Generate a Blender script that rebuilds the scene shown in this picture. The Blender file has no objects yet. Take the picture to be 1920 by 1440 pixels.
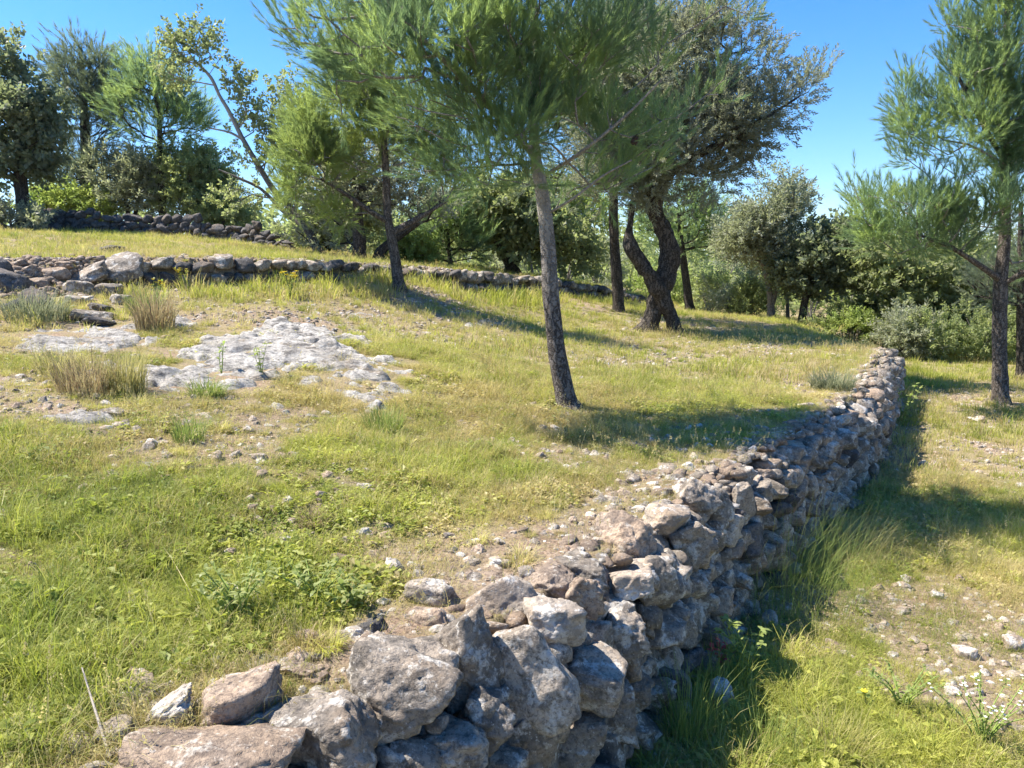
import bpy, math, random
import numpy as np
R = math.radians
rng = np.random.default_rng(7)
random.seed(7)
scn = bpy.context.scene
COL = scn.collection

# ------------------------------------------------------------------ camera
F = 1423.0                       # focal length in pixels of the 1920 px wide frame
PITCH = math.atan(220 / F)
EYE = np.array([0.0, 0.0, 1.7])
cam_d = bpy.data.cameras.new('camera'); cam = bpy.data.objects.new('camera', cam_d); COL.objects.link(cam)
cam_d.sensor_width = 36; cam_d.lens = F / 1920 * 36
cam_d.clip_start = 0.05; cam_d.clip_end = 30000
cam.location = EYE.tolist(); cam.rotation_euler = (math.pi / 2 - PITCH, 0, 0)
scn.camera = cam

# ------------------------------------------------------------------ light
SUN_AZ, SUN_EL = R(-79), R(56)   # azimuth from +Y towards +X
w = bpy.data.worlds.new('World'); scn.world = w; w.use_nodes = True
nt = w.node_tree; nt.nodes.clear()
sky = nt.nodes.new('ShaderNodeTexSky'); sky.sky_type = 'NISHITA'; sky.sun_disc = False
sky.sun_elevation = SUN_EL; sky.sun_rotation = SUN_AZ
sky.air_density = 1.0; sky.dust_density = 0.15; sky.ozone_density = 6.0; sky.altitude = 300
bg = nt.nodes.new('ShaderNodeBackground'); bg.inputs[1].default_value = 0.098
wo = nt.nodes.new('ShaderNodeOutputWorld')
hs = nt.nodes.new('ShaderNodeHueSaturation'); hs.inputs['Saturation'].default_value = 1.3; hs.inputs['Hue'].default_value = .504
nt.links.new(sky.outputs[0], hs.inputs['Color']); nt.links.new(hs.outputs[0], bg.inputs[0]); nt.links.new(bg.outputs[0], wo.inputs[0])
sd = bpy.data.lights.new('sun', 'SUN'); sd.energy = 5.0; sd.angle = R(0.53); sd.color = (1, .93, .82)
sun = bpy.data.objects.new('sun', sd); COL.objects.link(sun)
from mathutils import Vector, Matrix
sv = Vector((math.sin(SUN_AZ) * math.cos(SUN_EL), math.cos(SUN_AZ) * math.cos(SUN_EL), math.sin(SUN_EL)))
sun.rotation_euler = sv.to_track_quat('Z', 'Y').to_euler()
vs = scn.view_settings; vs.view_transform = 'Standard'; vs.look = 'None'; vs.exposure = 1.38; vs.gamma = 1
vs.use_curve_mapping = False
scn.cycles.max_bounces = 6; scn.cycles.transparent_max_bounces = 4
scn.cycles.use_denoising = True

# ------------------------------------------------------------------ pixel helpers
sp, cp = math.sin(PITCH), math.cos(PITCH)
def ray(u, v):
    a = (u - 960) / F; b = -(v - 720) / F
    return np.array([a, sp * b + cp, cp * b - sp])
def atY(u, v, Y):
    d = ray(u, v); return EYE + d * (Y / d[1])
def atZ(u, v, z):
    d = ray(u, v); return EYE + d * ((z - EYE[2]) / d[2])

# ------------------------------------------------------------------ noise
def _h(ix, iy, iz, s):
    n = (ix.astype(np.int64) * 374761393 + iy.astype(np.int64) * 668265263 + iz.astype(np.int64) * 2147483647 + s * 974634777) & 0xffffffff
    n = ((n ^ (n >> 13)) * 1274126177) & 0xffffffff
    n = (n ^ (n >> 16)) & 0xffffffff
    return n / 4294967295.0
def vnoise(p, s=0):
    p = np.asarray(p, float); i = np.floor(p).astype(np.int64); f = p - i; f = f * f * (3 - 2 * f)
    r = 0
    for dx in (0, 1):
        wx = f[..., 0] if dx else 1 - f[..., 0]
        for dy in (0, 1):
            wy = f[..., 1] if dy else 1 - f[..., 1]
            for dz in (0, 1):
                wz = f[..., 2] if dz else 1 - f[..., 2]
                r = r + wx * wy * wz * _h(i[..., 0] + dx, i[..., 1] + dy, i[..., 2] + dz, s)
    return r * 2 - 1
def fbm(p, octv=3, s=0):
    r = 0; a = 1; t = 0
    for k in range(octv):
        r = r + a * vnoise(np.asarray(p) * 2 ** k + k * 17.3, s + k); t += a; a *= .5
    return r / t
def n2(x, y, f, octv=3, s=0):
    return fbm(np.stack([x * f, y * f, np.zeros_like(x) + .37], -1), octv, s)
def sstep(a, b, x):
    t = np.clip((x - a) / (b - a), 0, 1); return t * t * (3 - 2 * t)

# ------------------------------------------------------------------ terrain function
def cz(u, v, z): return atZ(u, v, z)
def cy(u, v, Y): return atY(u, v, Y)
LINE1 = [atZ(u, v, .65)[:2] for u, v in [(380, 1520), (720, 1330), (900, 1245), (1060, 1150), (1200, 1050), (1300, 955), (1400, 885), (1500, 825), (1600, 765), (1650, 715), (1675, 655)]]
LINE1 = [np.array([-2.6, -.6]), np.array([-1.3, .9])] + LINE1
N_WALL1 = len(LINE1)
LINE1 = np.array(LINE1 + [np.array([6.0, 14.0]), np.array([7.5, 20.0]), np.array([12.0, 40.0]), np.array([20.0, 90.0])])
LINE2 = np.array([atY(u, 500, Y)[:2] for u, Y in [(-1500, 6.0), (-500, 7.2), (0, 7.7), (200, 8.5), (400, 9.0), (600, 10), (750, 11.3), (900, 12.8), (1050, 15), (1200, 18), (1320, 22), (1500, 32), (1700, 90)]])
A_PTS = [np.array([p[0], p[1], .65]) for p in LINE1[:N_WALL1]]
A_PTS += [cz(*q) for q in [(0, 1430, .68), (0, 1200, .72), (0, 1050, .78), (0, 900, .86), (0, 750, 1.0), (500, 900, .8), (700, 900, .75), (900, 800, .72), (1065, 765, .70), (600, 1150, .67), (300, 1100, .7), (1400, 700, .62)]]
A_PTS += [cy(*q) for q in [(0, 620, 6.0), (0, 560, 7.2), (250, 548, 8.3), (500, 533, 9.3), (750, 528, 10.8), (1000, 552, 13.8), (1200, 578, 17.5), (500, 650, 5.9), (300, 720, 4.7), (700, 700, 5.3), (500, 590, 7.4), (750, 600, 8.6), (1240, 620, 11.5), (1500, 640, 10.8), (1600, 625, 12.5), (1450, 600, 16), (1100, 640, 9.5), (1000, 600, 11.5), (1300, 585, 20)]]
A_PTS += [np.array(q) for q in [(-6, 2, 1.3), (-8, 5, 1.6), (12, 35, .3), (-4, 0, .9)]]
B_PTS = [cy(*q) for q in [(250, 482, 9), (500, 484, 10), (750, 497, 11.8), (1000, 520, 15), (1200, 555, 19), (100, 435, 17), (300, 440, 17), (500, 462, 17), (0, 481, 9.3), (-300, 470, 9), (700, 488, 14), (900, 505, 17), (-200, 430, 18)]]
B_PTS += [np.array(q) for q in [(-15, 32, 2.0), (-5, 30, 1.5), (5, 30, .6), (15, 34, .3), (-20, 15, 2.7)]]
def tps_fit(P):
    P = np.array(P); n = len(P); X = P[:, :2]
    d = np.linalg.norm(X[:, None] - X[None], axis=-1); K = np.where(d > 0, d * d * np.log(d + 1e-12), 0) + np.eye(n) * .02
    A = np.zeros((n + 3, n + 3)); A[:n, :n] = K; A[:n, n] = 1; A[:n, n + 1:] = X; A[n, :n] = 1; A[n + 1:, :n] = X.T
    return X, np.linalg.solve(A, np.concatenate([P[:, 2], [0, 0, 0]]))
def tps_eval(m, x, y):
    X, c = m; n = len(X); r = c[n] + c[n + 1] * x + c[n + 2] * y
    for i in range(n):
        d2 = (x - X[i, 0]) ** 2 + (y - X[i, 1]) ** 2
        r = r + c[i] * .5 * d2 * np.log(d2 + 1e-12)
    return r
TA, TB = tps_fit(A_PTS), tps_fit(B_PTS)
def sdist(L, x, y):
    best = np.full(x.shape, 1e9); sg = np.ones(x.shape); arc = np.zeros(x.shape); acc = 0
    for i in range(len(L) - 1):
        a, b = L[i], L[i + 1]; e = b - a; ln = math.hypot(*e)
        t = ((x - a[0]) * e[0] + (y - a[1]) * e[1]) / ln ** 2
        tc = np.clip(t, 0, 1)
        dx, dy = x - a[0] - tc * e[0], y - a[1] - tc * e[1]
        d = np.hypot(dx, dy); s = np.sign(dx * e[1] - dy * e[0])
        m = d < best - 1e-9
        best = np.where(m, d, best); sg = np.where(m, s, sg); arc = np.where(m, acc + tc * ln, arc); acc += ln
    return best * np.where(sg == 0, 1, sg), arc
def arclen(L, i): return float(sum(math.hypot(*(L[k + 1] - L[k])) for k in range(i)))
ARC1_END = arclen(LINE1, N_WALL1 - 1)
ARC2_A, ARC2_B = arclen(LINE2, 3), arclen(LINE2, 9)
def ground(x, y, rough=True):
    x = np.asarray(x, float); y = np.asarray(y, float)
    r = np.hypot(x, y); xc = np.clip(x, -22, 25); yc = np.clip(y, -1, 36)
    zl = .02 * n2(x, y, .5, 2, 5) + np.clip(-.03 * (x - 6), -.5, 0) * sstep(2, 9, x)
    za = tps_eval(TA, np.clip(xc, -8, 25), yc)
    zb = tps_eval(TB, xc, np.clip(yc, 5, 36))
    s1, a1 = sdist(LINE1, x, y); s2, a2 = sdist(LINE2, x, y)
    w1 = np.where(a1 > ARC1_END, .1 + 1.6 * sstep(0, 2.5, a1 - ARC1_END), .1)
    w2 = np.where(a2 < ARC2_A, .14 + .7 * sstep(0, .8, ARC2_A - a2), np.where(a2 > ARC2_B, .14 + 2 * sstep(0, 4, a2 - ARC2_B), .14))
    t1 = sstep(-w1 * .5, w1 * .5, s1 + .08)          # 1 on the lower terrace
    t2 = sstep(-w2 * .5, w2 * .5, -s2)       # 1 on the top terrace (left/beyond of line 2)
    up = za * (1 - t2) + np.maximum(zb, za) * t2
    z = up * (1 - t1) + zl * t1
    far = sstep(28, 90, r)
    z = z * (1 - far) + (-1.5 - 3 * sstep(100, 800, r)) * far
    if rough:
        m = sstep(.05, .4, np.abs(s1)) * sstep(0, .4, np.abs(s2)) * (1 - sstep(30, 60, r))
        z = z + m * (.022 * n2(x, y, 1.7, 3, 3) + .008 * n2(x, y, 9, 2, 9))
    return z
def gz(x, y): return float(ground(np.array([x]), np.array([y]), True)[0])
def hit(u, v, tmax=60):
    d = ray(u, v)
    t = np.concatenate([np.arange(.6, 8, .01), np.arange(8, tmax, .04)])
    P = EYE + d * t[:, None]; z = ground(P[:, 0], P[:, 1], False)
    k = np.argmax(P[:, 2] < z)
    if P[k, 2] >= z[k]: k = len(t) - 1
    return P[k]
def cover(x, y):
    """vegetation cover 0..1 (1 = thick grass) and dryness 0..1"""
    c = .5 + .8 * n2(x, y, .9, 3, 21) + .55 * n2(x, y, 3.1, 2, 22) + .5 * n2(x, y, 7.5, 2, 23)
    dry = .46 + .8 * n2(x, y, .7, 3, 31) + .5 * n2(x, y, 4, 2, 33)
    for (bx, by, r_, amt) in BARE:
        g = np.exp(-((x - bx) ** 2 + (y - by) ** 2) / r_ ** 2)
        c = c - amt * g; dry = dry + .4 * amt * g
    for (bx, by, r_, amt) in LUSH:
        g = np.exp(-((x - bx) ** 2 + (y - by) ** 2) / r_ ** 2)
        c = c + amt * g; dry = dry - .45 * amt * g
    return np.clip(c, 0, 1), np.clip(dry, 0, 1)
def spots(L):
    o = []
    for u, v, rpx, amt in L:
        p = hit(u, v); o.append((p[0], p[1], rpx * p[1] / F, amt))
    return o
BARE = spots([(a_, b_, c_, d_ * .72) for a_, b_, c_, d_ in [(400, 850, 170, .9), (160, 780, 170, .7), (60, 720, 110, .7), (1000, 1020, 120, 1.0), (1120, 940, 120, .7), (900, 1060, 90, .7), (650, 1240, 140, .8), (1250, 900, 100, .6), (1420, 780, 100, .4), (1800, 1180, 210, .62), (1560, 1140, 110, .4), (700, 600, 150, .5), (1900, 1300, 120, .5), (590, 960, 40, .5), (560, 600, 120, .6), (100, 1040, 60, .5), (130, 640, 130, .6), (60, 500, 90, .8)]])
LUSH = spots([(200, 1200, 260, .8), (500, 1130, 200, .6), (100, 1350, 180, .6), (800, 880, 200, .5), (1400, 1380, 200, .9), (1550, 1400, 200, .7), (1750, 1000, 200, .4), (1250, 730, 160, .7), (600, 850, 100, .3), (300, 950, 150, .4), (950, 720, 120, .4), (1700, 720, 120, .6)])

# ------------------------------------------------------------------ object helpers
def link(o, parent=None):
    COL.objects.link(o)
    if parent is not None: o.parent = parent
    return o
def tag(o, label=None, cat=None, group=None, kind=None):
    if label: o['label'] = label
    if cat: o['category'] = cat
    if group: o['group'] = group
    if kind: o['kind'] = kind
    return o
def mesh_np(name, V, Fc, mat, smooth=True, attrs=None):
    """V (n,3); Fc (m,k) same-size faces or a list of such arrays"""
    me = bpy.data.meshes.new(name); V = np.asarray(V, np.float32)
    if not isinstance(Fc, list): Fc = [Fc]
    Fc = [np.asarray(f, np.int32) for f in Fc if len(f)]
    tot = np.concatenate([np.full(len(f), f.shape[1], np.int32) for f in Fc]); idx = np.concatenate([f.ravel() for f in Fc])
    me.vertices.add(len(V)); me.vertices.foreach_set('co', V.ravel())
    me.loops.add(len(idx)); me.loops.foreach_set('vertex_index', idx)
    me.polygons.add(len(tot)); me.polygons.foreach_set('loop_start', np.concatenate([[0], np.cumsum(tot)[:-1]]).astype(np.int32))
    me.polygons.foreach_set('loop_total', tot)
    if attrs:
        for k, a in attrs.items():
            a = np.asarray(a, np.float32)
            at = me.attributes.new(k, 'FLOAT' if a.ndim == 1 else 'FLOAT_VECTOR', 'POINT')
            at.data.foreach_set('value' if a.ndim == 1 else 'vector', a.ravel())
    me.update(calc_edges=True); me.validate()
    me.polygons.foreach_set('use_smooth', np.full(len(me.polygons), smooth))
    me.materials.append(mat)
    return me
def obj(name, me, parent=None, loc=None):
    o = bpy.data.objects.new(name, me); link(o, parent)
    if loc is not None: o.location = [float(q) for q in loc]
    return o
def empty(name, loc, label, cat, group=None):
    o = bpy.data.objects.new(name, None); link(o); o.location = [float(q) for q in loc]; o.empty_display_size = .2
    return tag(o, label, cat, group)

# ------------------------------------------------------------------ materials
class NB:
    def __init__(s, name):
        s.m = bpy.data.materials.new(name); s.m.use_nodes = True; s.t = s.m.node_tree; s.t.nodes.clear()
        s.out = s.t.nodes.new('ShaderNodeOutputMaterial')
    def n(s, typ, **kw):
        nd = s.t.nodes.new(typ)
        for k, v in kw.items(): setattr(nd, k, v)
        return nd
    def l(s, a, b): s.t.links.new(a, b)
    def pos(s, scale=(1, 1, 1)):
        g = s.n('ShaderNodeNewGeometry'); m = s.n('ShaderNodeMapping'); m.inputs['Scale'].default_value = scale
        s.l(g.outputs['Position'], m.inputs['Vector']); return m.outputs[0]
    def noise(s, vec, scale, detail=5, rough=.6, out='Fac'):
        t = s.n('ShaderNodeTexNoise'); t.inputs['Scale'].default_value = scale; t.inputs['Detail'].default_value = detail
        t.inputs['Roughness'].default_value = rough; s.l(vec, t.inputs['Vector']); return t.outputs[out]
    def ramp(s, fac, stops):
        r = s.n('ShaderNodeValToRGB'); s.l(fac, r.inputs[0]); e = r.color_ramp.elements
        while len(e) < len(stops): e.new(.5)
        for k, (p, c) in enumerate(stops):
            e[k].position = p; c = (c, c, c) if isinstance(c, (int, float)) else c; e[k].color = (*c, 1)
        return r.outputs[0]
    def mix(s, f, a, b, bt='MIX'):
        m = s.n('ShaderNodeMix', data_type='RGBA', blend_type=bt)
        for sock, v in ((m.inputs[0], f), (m.inputs[6], a), (m.inputs[7], b)):
            if isinstance(v, (int, float)): sock.default_value = v
            elif isinstance(v, tuple): sock.default_value = (*v, 1)
            else: s.l(v, sock)
        return m.outputs[2]
    def math(s, op, a, b=0.0):
        m = s.n('ShaderNodeMath', operation=op)
        for sock, v in ((m.inputs[0], a), (m.inputs[1], b)):
            if isinstance(v, (int, float)): sock.default_value = v
            else: s.l(v, sock)
        return m.outputs[0]
    def bump(s, h, strength=.5, dist=.01, normal=None):
        b = s.n('ShaderNodeBump'); b.inputs['Strength'].default_value = strength; b.inputs['Distance'].default_value = dist
        s.l(h, b.inputs['Height'])
        if normal is not None: s.l(normal, b.inputs['Normal'])
        return b.outputs[0]
    def finish(s, col, rough=.8, normal=None, spec=.3):
        p = s.n('ShaderNodeBsdfPrincipled')
        if isinstance(col, tuple): p.inputs['Base Color'].default_value = (*col, 1)
        else: s.l(col, p.inputs['Base Color'])
        p.inputs['Roughness'].default_value = rough; p.inputs['Specular IOR Level'].default_value = spec
        if normal is not None: s.l(normal, p.inputs['Normal'])
        s.l(p.outputs[0], s.out.inputs[0]); return s.m
    def leafy(s, col, trans=.35, tcol=None, rough=.5):
        p = s.n('ShaderNodeBsdfPrincipled'); s.l(col, p.inputs['Base Color']); p.inputs['Roughness'].default_value = rough
        p.inputs['Specular IOR Level'].default_value = .25
        t = s.n('ShaderNodeBsdfTranslucent'); s.l(tcol if tcol is not None else col, t.inputs[0])
        m = s.n('ShaderNodeMixShader'); m.inputs[0].default_value = trans
        s.l(p.outputs[0], m.inputs[1]); s.l(t.outputs[0], m.inputs[2]); s.l(m.outputs[0], s.out.inputs[0]); return s.m

def rock_mat(name, base, warm, pale, dark, lichen=.5):
    b = NB(name); P = b.pos()
    oi = b.n('ShaderNodeObjectInfo')
    big = b.noise(P, 5, 4); med = b.noise(P, 22, 6, .7); fine = b.noise(P, 95, 5, .75)
    c = b.mix(b.ramp(big, [(.35, 0), (.65, 1)]), base, warm)
    rr = b.ramp(oi.outputs['Random'], [(0, .72), (.5, 1.0), (1, 1.35)])
    c = b.mix(1.0, c, rr, 'MULTIPLY')
    c = b.mix(b.ramp(med, [(.5, 0), (.66, .9)]), c, dark)
    c = b.mix(b.ramp(b.noise(P, 8, 5, .75), [(.49, 0), (.57, .6)]), c, dark)
    c = b.mix(b.ramp(b.noise(P, 3.5, 4, .7), [(.5, 0), (.62, .5)]), c, (.27, .20, .14))
    lic = b.ramp(b.noise(P, 13, 5, .65), [(.60 - .1 * lichen, 0), (.66 - .08 * lichen, .8)])
    c = b.mix(lic, c, pale)
    c = b.mix(b.ramp(b.noise(P, 48, 4, .7), [(.60, 0), (.66, .75)]), c, pale)
    c = b.mix(b.ramp(fine, [(.36, .8), (.5, 0)]), c, dark)
    vor = b.n('ShaderNodeTexVoronoi'); vor.inputs['Scale'].default_value = 60; b.l(P, vor.inputs['Vector'])
    h = b.math('ADD', b.math('MULTIPLY', med, 1.6), b.math('MULTIPLY', fine, .7))
    h = b.math('ADD', h, b.math('MULTIPLY', vor.outputs['Distance'], .3))
    return b.finish(c, .9, b.bump(h, .9, .012), .2)
M_ROCK = rock_mat('limestone_weathered', (.30, .265, .225), (.39, .32, .25), (.60, .56, .50), (.10, .088, .075), .6)
M_ROCKB = rock_mat('limestone_brown', (.33, .26, .20), (.39, .285, .20), (.54, .49, .42), (.13, .10, .08), .3)
M_ROCKP = rock_mat('limestone_pale', (.46, .42, .36), (.45, .34, .24), (.66, .63, .58), (.22, .19, .165), .8)
M_ROCKD = rock_mat('limestone_dark', (.105, .10, .10), (.14, .125, .115), (.23, .22, .22), (.04, .04, .04), .1)  # dark single stones, and shade coloured into the far and middle walls

def ground_mat():
    b = NB('terrace_soil'); P = b.pos()
    at = b.n('ShaderNodeAttribute', attribute_name='cover'); sep = b.n('ShaderNodeSeparateXYZ'); b.l(at.outputs['Vector'], sep.inputs[0])
    soil = b.mix(b.ramp(b.noise(P, 3, 5), [(.35, 0), (.65, 1)]), (.33, .225, .155), (.38, .29, .21))
    soil = b.mix(b.ramp(b.noise(P, 30, 6, .7), [(.45, 0), (.7, .8)]), soil, (.45, .38, .30))
    soil = b.mix(b.ramp(b.noise(P, 70, 4, .7), [(.38, .85), (.52, 0)]), soil, (.14, .10, .07))
    soil = b.mix(b.ramp(b.noise(P, 11, 6, .75), [(.45, 0), (.6, .6)]), soil, (.21, .165, .10))
    lit = b.mix(b.ramp(b.noise(b.pos((1, 1, 1)), 160, 3, .8), [(.35, 0), (.6, 1)]), (.13, .115, .055), (.34, .29, .15))
    litd = b.mix(b.ramp(b.noise(P, 140, 3, .8), [(.35, 0), (.6, 1)]), (.17, .125, .075), (.40, .32, .19))
    lit = b.mix(sep.outputs[1], lit, litd)  # litter under the grass, coloured darker for shade within the thatch
    nz = b.math('ADD', sep.outputs[0], b.math('MULTIPLY', b.math('SUBTRACT', b.noise(P, 14, 4, .7), .5), 1.1))
    c = b.mix(b.ramp(nz, [(.12, 0), (.42, 1)]), soil, lit)
    vor = b.n('ShaderNodeTexVoronoi'); vor.inputs['Scale'].default_value = 35; b.l(P, vor.inputs['Vector'])
    h = b.math('ADD', b.noise(P, 45, 6, .75), b.math('MULTIPLY', vor.outputs['Distance'], .4))
    return b.finish(c, .95, b.bump(h, 1.0, .02), .1)
M_GROUND = ground_mat()

def bark_mat(name, c1, c2, c3, scale=1.0, strength=1.0, top=None, tz=.25):
    b = NB(name); P = b.pos((1, 1, .28)); P1 = b.pos()
    v = b.n('ShaderNodeTexVoronoi', feature='DISTANCE_TO_EDGE'); v.inputs['Scale'].default_value = 26 * scale
    wp = b.n('ShaderNodeVectorMath', operation='ADD'); nc = b.noise(P1, 20, 3, .6, 'Color'); sc_ = b.n('ShaderNodeVectorMath', operation='SCALE')
    b.l(nc, sc_.inputs[0]); sc_.inputs['Scale'].default_value = .09; b.l(P, wp.inputs[0]); b.l(sc_.outputs[0], wp.inputs[1]); b.l(wp.outputs[0], v.inputs['Vector'])
    fis = b.ramp(b.math('ADD', v.outputs['Distance'], b.math('MULTIPLY', b.math('SUBTRACT', b.noise(P1, 34, 4, .7), .5), .28)), [(.0, 0), (.16, 1)])
    c = b.mix(b.noise(P1, 9 * scale, 5, .6), c1, c2)
    c = b.mix(fis, c3, c)
    c = b.mix(b.ramp(b.noise(P1, 60, 4, .7), [(.4, .5), (.6, 0)]), c, c3)
    if top:
        sx = b.n('ShaderNodeSeparateXYZ'); b.l(P1, sx.inputs[0]); zz = b.math('ADD', sx.outputs[2], b.math('MULTIPLY', b.noise(P1, 4, 4), 1.2))
        tc_ = b.mix(b.noise(P1, 14, 5, .7), top, tuple(q * .62 for q in top)); c = b.mix(b.ramp(b.math('MULTIPLY', zz, tz), [(.50, 0), (.66, .85)]), c, tc_)
    h = b.math('ADD', b.math('MULTIPLY', fis, .8), b.noise(P1, 70, 4, .7))
    return b.finish(c, .9, b.bump(h, strength, .012), .15)
M_PBARK = bark_mat('pine_bark', (.27, .235, .205), (.17, .145, .125), (.055, .045, .04), top=(.46, .42, .37))
M_RBARK = bark_mat('dark_pine_bark', (.25, .215, .185), (.165, .14, .12), (.06, .05, .042))
M_PTWIG = bark_mat('pine_branch_bark', (.44, .40, .36), (.30, .265, .23), (.14, .12, .10), 2, .5)
M_OBARK = bark_mat('olive_bark', (.17, .145, .12), (.10, .085, .07), (.035, .03, .025), .8, 1.2)
M_WBARK = bark_mat('sunlit_top_bark', (.22, .20, .175), (.15, .135, .12), (.06, .05, .045), 1.2, .5, top=(.44, .41, .37), tz=.13)  # paler higher up: sunlight on the trunk put into the bark colour
M_GBARK = bark_mat('grey_bark', (.34, .32, .29), (.22, .20, .18), (.10, .09, .08), 1.2, .7)

def leaf_mat(name, dark, light, yellow, trans=.4, ycut=.8):
    b = NB(name); at = b.n('ShaderNodeAttribute', attribute_name='tint')
    c = b.mix(at.outputs['Fac'], dark, light)
    c = b.mix(b.ramp(b.noise(b.pos(), 2.2, 3), [(.42, .0), (.64, .75)]), c, yellow)
    tc = b.mix(1.0, c, (1.3, 1.38, .95), 'MULTIPLY')
    return b.leafy(c, trans, tc, .45)
M_PINE = leaf_mat('pine_needles', (.125, .185, .12), (.225, .31, .19), (.33, .40, .14), .64)
M_PINEB = leaf_mat('pine_needles_fresh', (.14, .19, .09), (.25, .31, .13), (.34, .38, .12), .62)
M_PINED = leaf_mat('pine_needles_dark', (.10, .13, .115), (.18, .215, .16), (.19, .21, .13), .5)
M_OLIVE = leaf_mat('olive_leaves', (.20, .215, .16), (.37, .385, .30), (.30, .31, .20), .45)
M_OLIVED = leaf_mat('dark_olive_leaves', (.14, .15, .12), (.33, .335, .275), (.23, .24, .17), .48)
M_OAK = leaf_mat('oak_leaves', (.14, .17, .095), (.27, .295, .165), (.31, .33, .15), .55)
M_OAKD = leaf_mat('dark_oak_leaves', (.11, .14, .105), (.22, .25, .17), (.22, .24, .14), .52)
M_SHRUB = leaf_mat('shrub_leaves', (.18, .215, .11), (.31, .35, .18), (.38, .40, .18), .58)
M_WEED = leaf_mat('weed_leaves', (.17, .23, .07), (.30, .37, .13), (.38, .41, .14), .5)

def grass_mat():
    b = NB('grass_blades'); at = b.n('ShaderNodeAttribute', attribute_name='gt', attribute_type='INSTANCER'); sep = b.n('ShaderNodeSeparateXYZ')
    b.l(at.outputs['Vector'], sep.inputs[0]); t = b.n('ShaderNodeAttribute', attribute_name='tint')
    g = b.mix(sep.outputs[1], (.20, .25, .05), (.50, .50, .115))
    d = b.mix(sep.outputs[1], (.38, .30, .14), (.62, .52, .29))
    k = b.math('ADD', sep.outputs[0], b.math('MULTIPLY', b.math('SUBTRACT', t.outputs['Fac'], .5), .95))
    c = b.mix(b.ramp(k, [(.28, 0), (.75, 1)]), g, d)
    return b.leafy(c, .45, b.mix(1.0, c, (1.15, 1.2, .8), 'MULTIPLY'), .5)
M_GRASS = grass_mat()
def flat(name, c, rough=.6): 
    b = NB(name); cc = b.mix(b.noise(b.pos(), 40, 3), tuple(q * .8 for q in c), tuple(min(1, q * 1.2) for q in c)); return b.finish(cc, rough)
M_YEL = flat('yellow_petals', (.75, .60, .03)); M_WHT = flat('white_petals', (.7, .7, .62)); M_RED = flat('red_leaf', (.42, .06, .05)); M_DRYST = flat('dry_stick', (.27, .235, .20)); M_CONE = flat('cone_scales', (.05, .035, .03))
M_STEM = flat('green_stem', (.20, .27, .06)); M_STRAW = flat('straw_stalk', (.45, .38, .18))

# ------------------------------------------------------------------ the ground sheet
ang = np.concatenate([np.linspace(-180, -62, 30)[:-1], np.linspace(-62, 58, 460), np.linspace(58, 180, 31)[1:-1]])
rad = np.concatenate([np.geomspace(.15, 1.0, 14)[:-1], np.geomspace(1, 22, 270)[:-1], np.geomspace(22, 9000, 70)])
AA, RR = np.meshgrid(R(1) * ang, rad); GX, GY = RR * np.sin(AA), RR * np.cos(AA)
GZ = ground(GX, GY); cv, dr = cover(GX, GY)
na, nr = len(ang), len(rad)
V = np.stack([GX.ravel(), GY.ravel(), GZ.ravel()], -1)
i = np.arange(nr - 1)[:, None] * na; j = np.arange(na)[None]; j2 = (j + 1) % na
Q = np.stack([i + j, i + j2, i + na + j2, i + na + j], -1).reshape(-1, 4)[:, ::-1]
c0 = np.array([[0, 0, gz(0, 0)]]); V = np.concatenate([V, c0])
T = np.stack([np.full(na, len(V) - 1), (np.arange(na) + 1) % na, np.arange(na)], -1)[:, ::-1]
att = np.stack([np.append(cv.ravel(), 1), np.append(dr.ravel(), .5), np.zeros(len(V))], -1)
g = obj('ground', mesh_np('ground', V, [Q, T], M_GROUND, True, {'cover': att})); g['kind'] = 'structure'

# distant mountains
def mountains():
    xs = np.linspace(-3500, 5200, 260); ys = np.linspace(0, 1, 14)
    X, S = np.meshgrid(xs, ys); prof = 95 + 45 * n2(X, X * 0, .0011, 4, 77) + 60 * sstep(500, 2600, X)
    Z = -10 + prof * np.sin(S * math.pi / 2) * (1 + .25 * n2(X, S * 900, .004, 4, 78) * (1 - S)); Y = 5200 + S * 900
    Vm = np.stack([X.ravel(), Y.ravel(), Z.ravel()], -1); n = len(xs)
    i = np.arange(len(ys) - 1)[:, None] * n; j = np.arange(n - 1)[None]
    Qm = np.stack([i + j, i + j + 1, i + n + j + 1, i + n + j], -1).reshape(-1, 4)
    b = NB('mountain_scrub'); c = b.mix(b.noise(b.pos(), .004, 6), (.07, .09, .05), (.16, .15, .12))
    o = obj('mountains', mesh_np('mountains', Vm, Qm, b.finish(c, .95))); o['kind'] = 'structure'
mountains()

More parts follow.
